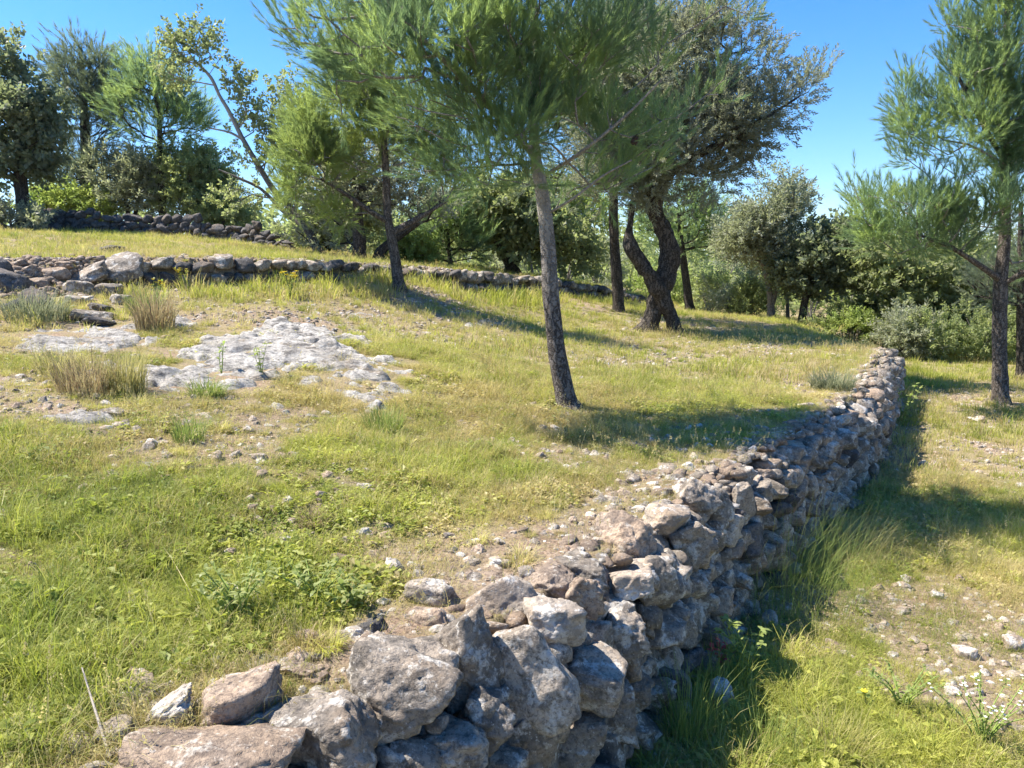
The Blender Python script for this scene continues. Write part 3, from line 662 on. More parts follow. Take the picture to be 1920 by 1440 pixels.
def tree(name, label, cat, Y, trunks, blobs, tips, shoots, tpl, lmat, bmat, seed, tipspread=.25, up=.5, size=1.0, attach=.35, tip_r=.004, bark=.1, gap=.0, group=None, jag=.06, branch_parts=True, cones=(), dead=0, expo=2.3, foli_r=.012, keep=.9):
    """trunks: list of lists (u, v, dY, radius m) ; blobs: (u, v, ru, rv, dY, weight)"""
    r = np.random.default_rng(seed); rnd = random.Random(seed)
    TR = []
    for tr in trunks:
        P = []
        for q in tr:
            Yq = Y + q[2]; p = atY(q[0], q[1], Yq); P.append([*p, q[3]])
        TR.append(np.array(P))
    p0 = TR[0][0, :3].copy(); gz0 = gz(p0[0], p0[1])
    TR[0][0, 2] = min(TR[0][0, 2], gz0 + .02)
    loc = np.array([p0[0], p0[1], gz0]); root = empty(name, loc, label, cat, group)
    pos = []; par = []; plen = []; istr = []; rad = []
    tb = Tubes()
    for ti, P in enumerate(TR):
        if ti == 0 or abs(trunks[ti][0][1] - trunks[0][0][1]) < 14:
            # buried flared foot
            g0 = P[0].copy(); g0[2] -= .10; g0[3] *= 1.9; g1 = P[0] + (P[1] - P[0]) * .28; P = np.concatenate([[g0], P[:1], [g1], P[1:]])
            P[1, 3] *= 1.42; P[2, 3] = P[2, 3] * 1.04
        C = catmull(P, .05 if Y < 15 else .12)
        tb.add(C[:, :3], np.maximum(C[:, 3], .004), 20 if Y < 8 else (14 if Y < 13 else 8), bark, seed + ti)
        b0 = len(pos); prev = -1
        if ti > 0:
            dd = np.linalg.norm(np.array(pos) - C[0, :3], axis=1); prev = int(dd.argmin())
        st = max(1, int(.12 / (.05 if Y < 15 else .12)))
        idx = list(range(0, len(C), st))
        for kk in idx:
            pos.append(C[kk, :3]); par.append(prev); plen.append(0 if prev < 0 else plen[prev] + (np.linalg.norm(C[kk, :3] - pos[prev]) * .6 if len(pos) > 1 else 0)); istr.append(True); rad.append(C[kk, 3]); prev = len(pos) - 1
    tr_o = tb.make('trunk', bmat, root, loc)
    ntr = len(pos)
    # tips
    W = np.array([b[2] * b[3] * (b[5] if len(b) > 5 else 1) for b in blobs], float); W /= W.sum()
    tp = []; tries = 0
    while len(tp) < tips and tries < tips * 30:
        tries += 1; b = blobs[r.choice(len(blobs), p=W)]; d = r.normal(size=3); d /= np.linalg.norm(d); rr_ = r.uniform(.15, 1) ** (1 / 2.2); d *= rr_
        dY = b[4] if len(b) > 4 else 0; px = Y / F; ry = .5 * (b[2] + b[3]) * px
        p = atY(b[0] + d[0] * b[2], b[1] + d[2] * b[3], Y + dY); p = atY(b[0] + d[0] * b[2], b[1] + d[2] * b[3], max(1.6, Y + dY + d[1] * ry))
        if gap and fbm(p[None] * (2.4 if Y < 9 else 1.5), 2, seed)[0] < gap - .5: continue
        if p[2] < gz0 + .15: continue
        tp.append(p)
    tp = np.array(tp); A0 = np.array(pos); cr = A0[:, 2] > np.quantile(A0[:, 2], attach)
    dmin = np.array([np.linalg.norm(A0[cr] - t_, axis=1).min() for t_ in tp]); tp = tp[np.argsort(dmin)]
    okb = list(cr)
    NP = np.zeros((60000, 3)); NP[:ntr] = A0; PL = np.zeros(60000); PL[:ntr] = plen; OKN = np.zeros(60000, bool); OKN[:ntr] = cr
    n = ntr; PAR = list(par); tipnode = []
    seg = .14 if Y < 9 else .22
    for t_ in tp:
        D = t_ - NP[:n]; ds = np.linalg.norm(D, axis=1); hz = np.hypot(D[:, 0], D[:, 1])
        cost = ds + .32 * PL[:n] + 1.2 * np.maximum(0, -D[:, 2] + .15 * hz) + 1e6 * (~OKN[:n]) + .25 * np.maximum(0, D[:, 2] - 1.2 * hz)
        k = int(cost.argmin()); L = ds[k]
        if L < .03: continue
        m_ = max(1, int(round(L / seg))); a = NP[k]; prev = k
        ctrl = a + (t_ - a) * np.array([.55, .55, .3 if up >= .3 else .6]) + r.normal(size=3) * jag * L
        for q in range(1, m_ + 1):
            s_ = q / m_; pp = (1 - s_) ** 2 * a + 2 * s_ * (1 - s_) * ctrl + s_ ** 2 * t_ + (r.normal(size=3) * jag * .25 * seg if q < m_ else 0)
            NP[n] = pp; PL[n] = PL[prev] + np.linalg.norm(pp - NP[prev]); OKN[n] = True; PAR.append(prev); prev = n; n += 1
            if n >= 59990: break
        tipnode.append(prev)
        if n >= 59990: break
    NPn = NP[:n]; rp = np.zeros(n); kids = [[] for _ in range(n)]
    for k in range(n - 1, ntr - 1, -1):
        if rp[k] == 0: rp[k] = tip_r ** expo
        if PAR[k] >= ntr: rp[PAR[k]] += rp[k]
        kids[PAR[k]].append(k)
    RAD = rp ** (1 / expo)
    # branch objects: one per first order limb
    starts = [k for k in range(ntr, n) if PAR[k] < ntr]
    starts.sort(key=lambda k: -RAD[k])
    thin = Tubes(); made = 0
    def walk(tub, start, rs, cap):
        stack = [(start, PAR[start])]
        while stack:
            k, p_ = stack.pop(); ch = [p_, k]; 
            while kids[ch[-1]]:
                ks = sorted(kids[ch[-1]], key=lambda q: -RAD[q]); ch.append(ks[0])
                for o_ in ks[1:]: stack.append((o_, ch[-2]))
            rr_ = np.array([min(RAD[q], cap) for q in ch[1:]]); rr_ = np.concatenate([[rr_[0]], rr_])
            big_ = rr_[0]
            tub.add(NPn[ch], rr_, 8 if big_ > .02 else (5 if big_ > .007 else 3), 0)
    for k in starts:
        cap = rad[PAR[k]] * .62
        if branch_parts and made < 40 and RAD[k] > tip_r * 3.0:
            t2 = Tubes(); walk(t2, k, RAD, cap); t2.make('branch', M_PTWIG if bmat in (M_PBARK, M_RBARK) else bmat, root, loc); made += 1
        else: walk(thin, k, RAD, cap)
    if thin.n:
        th = thin.make('twigs', M_PTWIG if bmat in (M_PBARK, M_RBARK) else bmat, root, loc)
        if not branch_parts: th.name = 'branches'
    # foliage
    cand_ = [k for k in range(ntr, n) if RAD[k] < foli_r]
    cand_ = np.array(cand_); tset = np.array(tipnode)
    m1 = int(shoots * .55); m2 = shoots - m1
    ks = np.concatenate([r.choice(tset, m1), r.choice(cand_, m2)]) if len(cand_) else r.choice(tset, shoots)
    pd = NPn[ks] - NPn[np.array(PAR)[ks]]; pd /= np.linalg.norm(pd, axis=1)[:, None] + 1e-9
    J = r.normal(size=(len(ks), 3)); J /= np.linalg.norm(J, axis=1)[:, None]
    Pp = NPn[ks] + J * (r.uniform(0, 1, len(ks)) ** .6)[:, None] * tipspread
    Dd = pd * .7 + J * .75 + np.array([0, 0, up])
    Sc = size * r.uniform(.65, 1.2, len(ks))
    cn = np.clip(.5 + .9 * fbm(Pp * (1.5 if Y < 9 else .9), 2, seed + 3) + r.uniform(-.2, .2, len(ks)), 0, 1)
    Vf, Ff, Tf = scatter(TPL[tpl], Pp, Dd, Sc, r, cn)
    cw = obj('crown', mesh_np('crown', Vf - loc, Ff, lmat, False, {'tint': Tf}), root)
    for (u, v, dy, s_) in cones:
        pc = atY(u, v, Y + dy); add_cone(root, pc, s_)
    return root
def add_cone(root, p, s_):
    D, Fq = ICO[3]; V = D * np.array([.6, .6, 1.0]) * (1 + .16 * np.sign(np.sin(D[:, 2:3] * 14) * np.sin(np.arctan2(D[:, 1:2], D[:, 0:1]) * 5 + D[:, 2:3] * 9)))
    V[:, :2] *= (1 - .35 * V[:, 2:3])
    o = obj('pine_cone', mesh_np('pine_cone', V * s_, Fq, M_CONE, False), root); o.location = [float(q) for q in (p - np.array(root.location))]; o.rotation_euler = (.6, .3, 0)

# trees ---------------------------------------------------------------
Ym = hit(1065, 765)[1]
tree('pine_tree', 'tall leaning pine with a bare grey trunk standing in the middle of the grass terrace', 'tree', Ym,
     [[(1065, 768, 0, .084), (1056, 720, 0, .070), (1043, 650, 0, .062), (1032, 540, .02, .056), (1026, 440, .04, .052), (1016, 360, .05, .046), (1004, 290, .06, .04), (1000, 210, .06, .034), (1008, 120, .1, .03), (1000, 0, .1, .026), (985, -160, .1, .02), (990, -330, .1, .012), (1000, -480, .1, .006)],
      [(1004, 300, .06, .02), (960, 240, -.1, .022), (850, 130, -.4, .018), (760, 40, -.6, .014), (680, -60, -.7, .008)],
      [(1020, 330, .05, .012), (1090, 285, -.1, .012), (1170, 220, -.2, .01), (1240, 150, -.3, .006)],
      [(1028, 400, .04, .010), (1075, 372, -.1, .009), (1130, 330, -.15, .008), (1185, 300, -.2, .005)], [(1008, 300, .05, .010), (950, 310, -.1, .008), (900, 300, -.3, .007), (860, 330, -.4, .004)]],
     [(640, 150, 90, 85, -.4, .6), (560, 60, 35, 60, -.5, .5), (700, 50, 120, 100, -.5), (800, 180, 130, 90, -.3), (860, 40, 160, 110, -.3), (1000, 60, 170, 110, 0), (930, 180, 130, 90, -.2), (920, 290, 100, 50, -.2, .6), (1090, 180, 110, 110, 0),
      (1190, 80, 130, 110, .1, .6), (1200, 220, 100, 90, .1, .55), (1130, 320, 110, 55, -.1, .5), (1290, 160, 90, 90, .2, .35), (1340, 40, 90, 60, .2, .4), (960, -120, 320, 120, 0, .5), (990, -290, 240, 110, 0, .35), (1000, -450, 120, 100, 0, .35), (1000, 245, 70, 40, -.45, .8), (860, 310, 100, 50, -.5, .8), (940, 330, 70, 32, -.2, .8), (780, 290, 70, 45, -.5, .7), (1090, 340, 90, 35, .1, .5), (1060, 370, 100, 30, .1, .25), (830, 330, 50, 40, -.2, .3)],
     760, 6600, 'pine_near', M_PINE, M_PBARK, 11, .10, .75, 1.0, .38, .0046, .13, .40, cones=[(1191, 262, -.2, .035), (1001, 186, -.15, .035), (1045, 235, 0, .03)], foli_r=.008)
Y2 = 10.2
tree('pine_tree', 'bushy light green pine in front of the middle wall with forked slanting branches', 'tree', Y2,
     [[(748, 520, 0, .078), (742, 490, 0, .07), (733, 440, 0, .062), (726, 395, 0, .052), (724, 330, 0, .05), (718, 250, 0, .04), (705, 160, 0, .03), (700, 60, 0, .012)],
      [(728, 415, 0, .04), (700, 400, -.1, .035), (650, 365, -.2, .026), (600, 335, -.3, .014)], [(735, 435, 0, .045), (765, 420, .1, .045), (800, 400, .1, .03), (840, 375, .1, .016)]],
     [(585, 300, 65, 60, -.2, 1.8), (570, 365, 55, 42, -.1, 2.2), (610, 400, 50, 26, 0, 1.2), (640, 230, 100, 80, 0), (700, 140, 95, 80, 0), (760, 220, 95, 75, 0), (810, 300, 70, 42, .1, .8), (660, 310, 80, 40, -.1, .7), (720, 60, 80, 70, 0), (850, 345, 50, 22, .2, .4), (565, 240, 40, 50, -.1, .6)],
     520, 4300, 'pine_mid', M_PINEB, M_RBARK, 22, .13, .45, 1.15, .35, .005, .1, .3, foli_r=.014)
Yr = hit(1875, 758)[1]
tree('pine_tree', 'tall pine with a straight dark trunk on the lower terrace at the right', 'tree', Yr,
     [[(1876, 760, 0, .105), (1875, 700, 0, .09), (1874, 620, 0, .083), (1876, 530, 0, .08), (1884, 440, 0, .065), (1884, 330, 0, .055), (1886, 200, 0, .045), (1888, 60, 0, .035), (1890, -100, 0, .025), (1890, -280, 0, .01)],
      [(1876, 525, 0, .04), (1840, 500, -.2, .034), (1780, 462, -.3, .024), (1720, 440, -.4, .014)], [(1878, 535, 0, .03), (1920, 510, -.2, .03), (1960, 490, -.3, .02)], [(1882, 300, 0, .03), (1830, 210, -.2, .024), (1790, 130, -.2, .016)]],
     [(1650, 390, 60, 50, -.3), (1610, 370, 35, 35, -.3, .5), (1740, 400, 80, 60, -.3), (1800, 300, 90, 80, -.2), (1720, 260, 55, 60, -.2), (1700, 180, 30, 55, -.1, .7), (1790, 180, 60, 80, 0), (1860, 220, 90, 110, 0), (1880, 350, 70, 70, -.4, .8), (1870, 130, 60, 60, -.3, .6), (1940, 300, 90, 120, 0), (1840, 400, 110, 60, 0, .8), (1940, 450, 70, 60, 0, .7), (1860, 70, 80, 90, 0), (1780, 70, 30, 60, 0, .6), (1940, 100, 90, 130, 0), (1900, -60, 110, 100, 0), (1890, -200, 80, 100, 0), (2020, 300, 90, 180, .1, .8), (1700, 455, 70, 30, -.3, .9), (1640, 430, 55, 28, -.4, .9), (1780, 450, 70, 30, -.2, .9)],
     720, 8600, 'pine_mid', M_PINE, M_RBARK, 33, .15, .7, 1.0, .32, .0045, .12, .24, cones=[(1760, 385, -.5, .05), (1812, 165, -.2, .05)], foli_r=.012)
Yo = hit(1245, 622)[1]
tree('olive_tree', 'old dark olive with a twisted split trunk and a wide leaning crown', 'tree', Yo,
     [[(1216, 618, 0, .16), (1224, 588, 0, .13), (1235, 555, .02, .14), (1247, 522, .04, .165), (1256, 488, .04, .155), (1250, 448, .03, .125), (1234, 410, 0, .115), (1224, 384, 0, .125), (1240, 330, 0, .10), (1270, 260, 0, .075), (1320, 170, 0, .05), (1370, 100, 0, .025)],
      [(1270, 628, -.1, .10), (1257, 590, -.1, .10), (1241, 555, -.12, .115), (1222, 522, -.14, .12), (1200, 490, -.14, .10), (1183, 464, -.14, .115), (1180, 438, -.14, .06), (1184, 400, -.14, .045), (1190, 340, -.1, .03), (1170, 280, -.1, .02)],
      [(1196, 622, .05, .06), (1214, 600, .03, .07), (1228, 575, .03, .06)],
      [(1240, 340, 0, .07), (1290, 300, -.2, .06), (1350, 270, -.3, .045), (1420, 230, -.3, .03), (1500, 180, -.3, .012)]],
     [(1250, 120, 150, 110, 0), (1290, 240, 150, 100, 0), (1190, 300, 100, 80, 0, .9), (1380, 210, 80, 80, -.1), (1430, 90, 40, 45, 0, .5), (1470, 190, 60, 45, -.3, .6), (1510, 150, 32, 30, -.3, .35), (1270, 345, 110, 45, 0, .8), (1140, 200, 100, 120, .2), (1330, 60, 90, 60, 0), (1370, 300, 45, 40, 0, .4), (1120, 340, 60, 50, .2, .6)],
     760, 7000, 'olive', M_OLIVED, M_OBARK, 44, .2, .25, 1.15, .55, .005, .42, .28, foli_r=.02)
tree('pine_tree', 'pine with a slim dark straight trunk standing just left of the twisted olive', 'tree', 13.5,
     [[(1160, 590, 0, .11), (1158, 540, 0, .105), (1153, 470, 0, .09), (1150, 410, 0, .085), (1150, 330, 0, .075), (1140, 220, 0, .06), (1140, 100, 0, .04), (1140, 0, 0, .02)]],
     [(1120, 60, 140, 80, 0), (1080, 180, 120, 90, 0), (1190, 130, 110, 100, 0), (1130, 300, 110, 70, 0, .8), (1050, 330, 70, 50, 0, .5)],
     260, 1700, 'pine_far', M_PINED, M_OBARK, 55, .35, .3, 1.1, .5, .008, .1, .1, foli_r=.03)
# sparse leaning tree on the top terrace
tree('oak_tree', 'thin half bare oak leaning to the left with a curving trunk coloured pale where sunlit', 'tree', 14.5,
     [[(598, 474, 0, .09), (580, 435, 0, .075), (555, 400, 0, .065), (520, 365, 0, .058), (490, 320, 0, .05), (455, 260, 0, .042), (430, 210, 0, .035), (412, 180, 0, .03), (395, 145, 0, .03), (362, 110, 0, .018)],
      [(575, 430, 0, .04), (530, 395, .2, .04), (490, 355, .3, .03), (450, 335, .3, .025), (410, 318, .3, .014)],
      [(455, 262, 0, .025), (430, 248, 0, .02), (390, 240, 0, .01)]],
     [(350, 70, 40, 35, 0), (330, 110, 35, 35, 0), (380, 90, 25, 40, 0, .8), (416, 95, 14, 18, 0, .6), (440, 160, 25, 35, 0, .8), (480, 220, 45, 35, 0, .9), (440, 240, 30, 18, 0, .5), (520, 260, 40, 45, 0, .9), (540, 190, 40, 50, 0, .8), (490, 310, 40, 25, 0, .5), (450, 370, 50, 22, .3, .4), (340, 140, 40, 20, 0, .5)],
     150, 480, 'oak', M_OAK, M_WBARK, 66, .22, .1, 1.3, .2, .007, .08, .0, foli_r=.03)
# left skyline trees
LT = [
 ('oak_tree', 'dark round crowned oak with a stout trunk at the far left edge', 16.5, [[(42, 398, 0, .16), (42, 370, 0, .13), (38, 330, 0, .14), (40, 280, 0, .09), (30, 200, 0, .05), (20, 120, 0, .02)]],
  [(20, 200, 60, 70, 0), (60, 270, 45, 55, 0), (10, 290, 50, 45, 0), (20, 120, 45, 40, 0, .8), (80, 220, 30, 40, 0, .6), (-60, 230, 50, 90, 0), (60, 320, 40, 20, 0, .4)], 260, 1500, 'oak_far', M_OAKD, M_OBARK, .3, .2, .12),
 ('pine_tree', 'tall dense dark pine rising above the dark wall on the skyline', 19.5, [[(168, 412, 0, .18), (165, 350, 0, .15), (160, 250, 0, .12), (155, 150, 0, .06), (152, 90, 0, .02)]],
  [(150, 130, 60, 50, 0), (115, 160, 38, 50, 0), (190, 160, 38, 55, 0), (150, 220, 75, 60, 0), (150, 300, 60, 60, 0), (205, 260, 40, 40, 0, .7), (130, 350, 50, 45, 0, .8), (175, 370, 50, 35, 0, .7)], 380, 2600, 'pine_far', M_PINED, M_OBARK, .4, .4, .12),
 ('pine_tree', 'blue green pine with a thin trunk between the dark pine and the half bare oak', 18.5, [[(304, 412, 0, .10), (304, 380, 0, .09), (300, 300, 0, .07), (298, 220, 0, .06), (285, 140, 0, .03)]],
  [(270, 150, 45, 45, 0), (300, 180, 70, 45, 0), (240, 200, 32, 38, 0), (350, 210, 42, 45, 0), (300, 240, 60, 35, 0, .8), (275, 110, 25, 20, 0, .5), (370, 180, 25, 25, 0, .5)], 240, 1400, 'pine_far', M_PINE, M_OBARK, .3, .6, .2),
 ('olive_tree', 'silvery grey olive bush in front of the tall dark pine', 18.8, [[(240, 415, 0, .06), (238, 380, 0, .05), (225, 340, 0, .04), (215, 300, 0, .02)], [(250, 415, .1, .06), (262, 370, .1, .04), (275, 320, .1, .02)]],
  [(205, 310, 42, 35, 0), (240, 350, 60, 45, 0), (265, 320, 35, 35, 0), (270, 370, 45, 30, 0)], 220, 1300, 'olive_far', M_OLIVE, M_OBARK, .25, .3, .1),
 ('oak_tree', 'pale green leafy oak shrub right of the silvery olive', 18.6, [[(352, 418, 0, .05), (350, 380, 0, .04), (345, 320, 0, .03), (350, 270, 0, .015)]],
  [(350, 270, 42, 32, 0), (345, 320, 55, 40, 0), (385, 310, 42, 35, 0), (350, 370, 50, 35, 0), (400, 355, 40, 35, 0)], 260, 1500, 'shrub', M_SHRUB, M_GBARK, .25, .25, .08),
 ('shrub', 'low rounded green shrub growing over the right part of the skyline wall', 18.2, [[(420, 435, 0, .03), (420, 410, 0, .02), (415, 385, 0, .01)]],
  [(400, 395, 34, 24, 0), (440, 400, 30, 22, 0), (420, 412, 45, 16, 0)], 110, 700, 'shrub', M_SHRUB, M_GBARK, .2, .2, .0),
 ('shrub', 'yellowish green shrub low between the far left oak and the dark pine', 18.5, [[(100, 412, 0, .03), (100, 390, 0, .02), (98, 375, 0, .01)]],
  [(75, 385, 30, 20, 0), (120, 385, 35, 20, 0), (90, 365, 30, 18, 0, .7), (180, 395, 30, 15, 0)], 110, 700, 'shrub', M_WEED, M_GBARK, .25, .2, .0),
 ('shrub', 'dry brownish green scrub beside the left end of the skyline wall', 15.5, [[(20, 425, 0, .03), (20, 410, 0, .02), (20, 402, 0, .01)]],
  [(0, 410, 40, 20, 0), (45, 412, 35, 18, 0), (-60, 400, 50, 30, 0)], 90, 600, 'shrub', M_OLIVE, M_GBARK, .2, .2, .0),
 # middle, behind the middle wall
 ('olive_tree', 'old olive with a thick dark trunk behind the bushy light green pine', 13.8, [[(674, 492, 0, .15), (674, 460, 0, .12), (672, 420, 0, .10), (668, 370, 0, .06), (660, 310, 0, .03)], [(702, 496, .2, .10), (715, 470, .2, .09), (745, 445, .2, .07), (790, 415, .2, .04)]],
  [(620, 330, 90, 70, .3), (700, 320, 90, 70, .3), (790, 380, 60, 40, .2, .8), (590, 420, 50, 40, .3, .5), (640, 440, 40, 30, .4, .5)], 260, 1400, 'olive_far', M_OLIVED, M_OBARK, .3, .2, .1),
 ('olive_tree', 'low dark olive with a crooked trunk right behind the middle wall', 16.0, [[(962, 508, 0, .13), (948, 480, 0, .10), (930, 455, 0, .07), (905, 430, 0, .04)], [(958, 500, 0, .08), (985, 470, .1, .06), (1010, 440, .1, .04)]],
  [(900, 420, 70, 45, 0), (970, 430, 80, 50, 0), (1050, 440, 60, 45, 0), (930, 380, 80, 40, 0), (1090, 480, 35, 35, 0, .6)], 300, 1700, 'oak_far', M_OAK, M_OBARK, .3, .2, .12),
 ('pine_tree', 'small young pine with low branches right of the bushy light green pine', 15.2, [[(845, 500, 0, .05), (842, 470, 0, .04), (838, 420, 0, .03), (835, 380, 0, .01)]],
  [(840, 400, 45, 35, 0), (840, 450, 65, 35, 0), (880, 470, 40, 22, 0, .6), (800, 465, 30, 22, 0, .6)], 180, 900, 'pine_far', M_PINE, M_OBARK, .25, .5, .1),
 ('shrub', 'bright green shrub behind the middle wall beside the crooked dark olive', 18.5, [[(1000, 500, 0, .03), (990, 450, 0, .02), (985, 400, 0, .01)]],
  [(960, 380, 60, 30, 0), (1020, 370, 50, 40, 0), (920, 400, 60, 30, 0), (1090, 400, 50, 45, 0)], 200, 1200, 'shrub', M_WEED, M_GBARK, .35, .3, .05),
 ('shrub', 'pale green shrub low behind the middle wall under the small young pine', 14.6, [[(780, 495, 0, .03), (780, 480, 0, .02), (778, 465, 0, .01)]],
  [(770, 475, 35, 20, 0), (810, 485, 30, 14, 0), (880, 495, 40, 12, 0)], 100, 600, 'shrub', M_WEED, M_GBARK, .2, .2, .0),
 ('oak_tree', 'dark many stemmed oak bush behind the leaning half bare oak', 17.0, [[(640, 492, 0, .07), (632, 450, 0, .05), (618, 410, 0, .03)], [(625, 490, .1, .06), (606, 450, .1, .04), (585, 420, .1, .03)]],
  [(600, 410, 60, 50, .2), (560, 440, 35, 30, .2, .6), (650, 400, 60, 50, .2)], 180, 900, 'oak_far', M_OAK, M_OBARK, .3, .2, .12),
 # right background
 ('pine_tree', 'young pine with a thin bare trunk right of the twisted olive', 19.0, [[(1294, 580, 0, .12), (1288, 540, 0, .11), (1282, 490, 0, .09), (1276, 440, 0, .06), (1270, 390, 0, .03)]],
  [(1260, 440, 55, 40, 0), (1310, 430, 55, 40, 0), (1290, 390, 60, 35, 0), (1230, 410, 40, 35, 0)], 200, 1200, 'pine_far', M_PINE, M_OBARK, .3, .3, .1),
 ('olive_tree', 'tall silvery olive with forked pale trunks in the row beyond the terrace', 17.5, [[(1446, 592, 0, .10), (1445, 560, 0, .08), (1438, 520, 0, .07), (1425, 470, 0, .05), (1415, 400, 0, .03)], [(1447, 570, 0, .08), (1460, 520, 0, .06), (1468, 460, 0, .04), (1460, 400, 0, .02)]],
  [(1410, 370, 45, 40, 0), (1440, 410, 65, 50, 0), (1480, 400, 32, 45, 0), (1400, 440, 50, 40, 0), (1455, 460, 60, 40, 0), (1465, 350, 30, 25, 0, .5)], 330, 2300, 'olive_far', M_OLIVE, M_GBARK, .3, .35, .12),
 ('oak_tree', 'dark green oak with a short leaning trunk right of the silvery olive', 17.0, [[(1502, 604, 0, .10), (1508, 570, 0, .08), (1516, 540, 0, .07), (1520, 500, 0, .04)], [(1512, 556, 0, .05), (1550, 530, 0, .04), (1580, 510, 0, .02)]],
  [(1530, 470, 50, 38, 0), (1500, 500, 40, 30, 0), (1570, 470, 42, 40, 0), (1590, 500, 35, 30, 0), (1550, 520, 45, 18, 0, .6)], 260, 1700, 'oak_far', M_OAKD, M_OBARK, .3, .2, .08),
 ('oak_tree', 'thin pale stemmed oak sapling between the silvery olive and the dark green oak', 18.2, [[(1478, 598, 0, .05), (1476, 560, 0, .04), (1472, 520, 0, .02)]],
  [(1475, 500, 35, 35, 0), (1490, 540, 20, 15, 0, .4)], 80, 500, 'oak_far', M_OAK, M_GBARK, .25, .2, .0),
 ('pine_tree', 'dark pine behind the tall right hand pine with a trunk at the picture edge', 12.0, [[(1917, 716, 0, .09), (1916, 660, 0, .08), (1915, 590, 0, .07), (1914, 480, 0, .05), (1914, 380, 0, .03)]],
  [(1900, 520, 70, 50, .2), (1960, 480, 60, 80, .2), (1850, 540, 50, 30, .2, .7)], 200, 1200, 'pine_mid', M_PINED, M_OBARK, .3, .3, .1),
 ('oak_tree', 'spreading green oak behind the right hand pine with grey limbs', 16.0, [[(1760, 655, 0, .10), (1755, 600, 0, .08), (1740, 550, 0, .06), (1720, 500, 0, .03)], [(1757, 610, 0, .05), (1800, 560, 0, .04), (1840, 530, 0, .03)]],
  [(1700, 520, 80, 40, 0), (1780, 510, 90, 50, 0), (1860, 560, 60, 40, 0), (1720, 580, 70, 35, 0, .7), (1800, 590, 60, 40, 0), (1660, 490, 60, 25, 0, .7)], 330, 1700, 'oak_far', M_OAK, M_OBARK, .35, .2, .1),
]
for q, (nm, lab, Yt, tr, bl, tips, sh, tpl, lm, bm_, spread, up_, gap_) in enumerate(LT):
    tree(nm, lab, 'shrub' if nm == 'shrub' else 'tree', Yt, tr, bl, tips, int(sh * .85), tpl, lm, bm_, 200 + q, spread, up_, 1.15 if Yt > 15 else 1.0, .3, .009, .12, gap_ + .19, branch_parts=Yt < 17 and nm != 'shrub', foli_r=.03)

# shrubs: a loose belt beyond the terraces
def bush(name, label, cat, c, rx, rz, n, tpl, mat, seed, group=None, size=1.0, up=.4):
    r = np.random.default_rng(seed); c = np.array([c[0], c[1], gz(c[0], c[1])])
    root = empty(name, c, label, cat, group)
    lob = [(r.uniform(-.55, .55) * rx, r.uniform(-.4, .4) * rx, r.uniform(.35, .75) * rz, r.uniform(.4, .65)) for _ in range(7)]
    P = []; D = []
    for k in range(n):
        l = lob[r.integers(0, 7)]; d = r.normal(size=3); d /= np.linalg.norm(d); q = r.uniform(.55, 1) ** .7
        p = np.array([l[0] + d[0] * q * rx * l[3], l[1] + d[1] * q * rx * l[3], max(.03, l[2] + d[2] * q * rz * l[3] * .9)]); P.append(p); D.append(d + np.array([0, 0, up]))
    P = np.array(P); D = np.array(D); keep = fbm(P * 3 / max(rx, .3) * .6 + seed, 2, seed) > -.12; P, D = P[keep], D[keep]
    cn = np.clip(.5 + .9 * fbm(P * 2.2 + seed, 2, seed) + r.uniform(-.2, .2, len(P)), 0, 1)
    V, Fq, T_ = scatter(TPL[tpl], P, D, size * r.uniform(.6, 1.2, len(P)), r, cn)
    obj('crown', mesh_np('crown', V, Fq, mat, False, {'tint': T_}), root)
    tb = Tubes()
    for l in lob:
        e = np.array([l[0], l[1], l[2] + rz * .2]); m_ = e * np.array([.4, .4, .5]) + r.normal(size=3) * .03 * rx
        tb.add(catmull([[0, 0, -.05], m_, e], .1), np.linspace(.02 * rx + .008, .004, len(catmull([[0, 0, -.05], m_, e], .1))), 5)
    tb.make('stem', M_GBARK, root, (0, 0, 0)); return root
BELT = [(1240, 585, 21, 40, 45, 'w'), (1180, 575, 24, 60, 60, 's'), (1330, 588, 20, 45, 55, 's'), (1370, 592, 19, 45, 50, 'o'), (1410, 596, 18.5, 35, 45, 's'), (1560, 606, 16.5, 38, 38, 's'), (1600, 612, 16, 40, 36, 'w'), (1640, 612, 17, 40, 45, 'd'), (1690, 640, 14.5, 45, 45, 'o'), (1740, 650, 14.5, 48, 50, 's'), (1790, 660, 15.5, 45, 45, 's'), (1840, 668, 14.5, 45, 55, 's'), (1890, 670, 15, 50, 70, 'd'), (1960, 680, 14, 60, 90, 's'),
        (1120, 565, 23, 60, 70, 'o'), (1060, 545, 24, 60, 70, 's'), (1290, 570, 26, 60, 90, 's'), (1350, 575, 26, 60, 100, 'o'), (1430, 580, 26, 60, 80, 's'), (1520, 585, 25, 60, 90, 'w'), (1590, 590, 26, 60, 105, 's'), (1650, 600, 25, 60, 130, 'd'), (1720, 600, 26, 60, 140, 's'), (1800, 600, 26, 70, 150, 'd'), (1880, 600, 25, 70, 160, 's'), (1960, 610, 24, 70, 150, 'o'), (860, 500, 24, 60, 60, 's'), (760, 495, 24, 60, 60, 'd'), (940, 515, 27, 60, 70, 'o'), (1020, 530, 28, 60, 70, 's'), (640, 480, 23, 60, 50, 'd'), (560, 475, 22, 50, 30, 's')]
bk = {'w': (M_WEED, 'shrub', 'bright green'), 's': (M_SHRUB, 'shrub', 'green'), 'o': (M_OLIVE, 'olive_far', 'grey green'), 'd': (M_OAK, 'oak_far', 'dark green')}
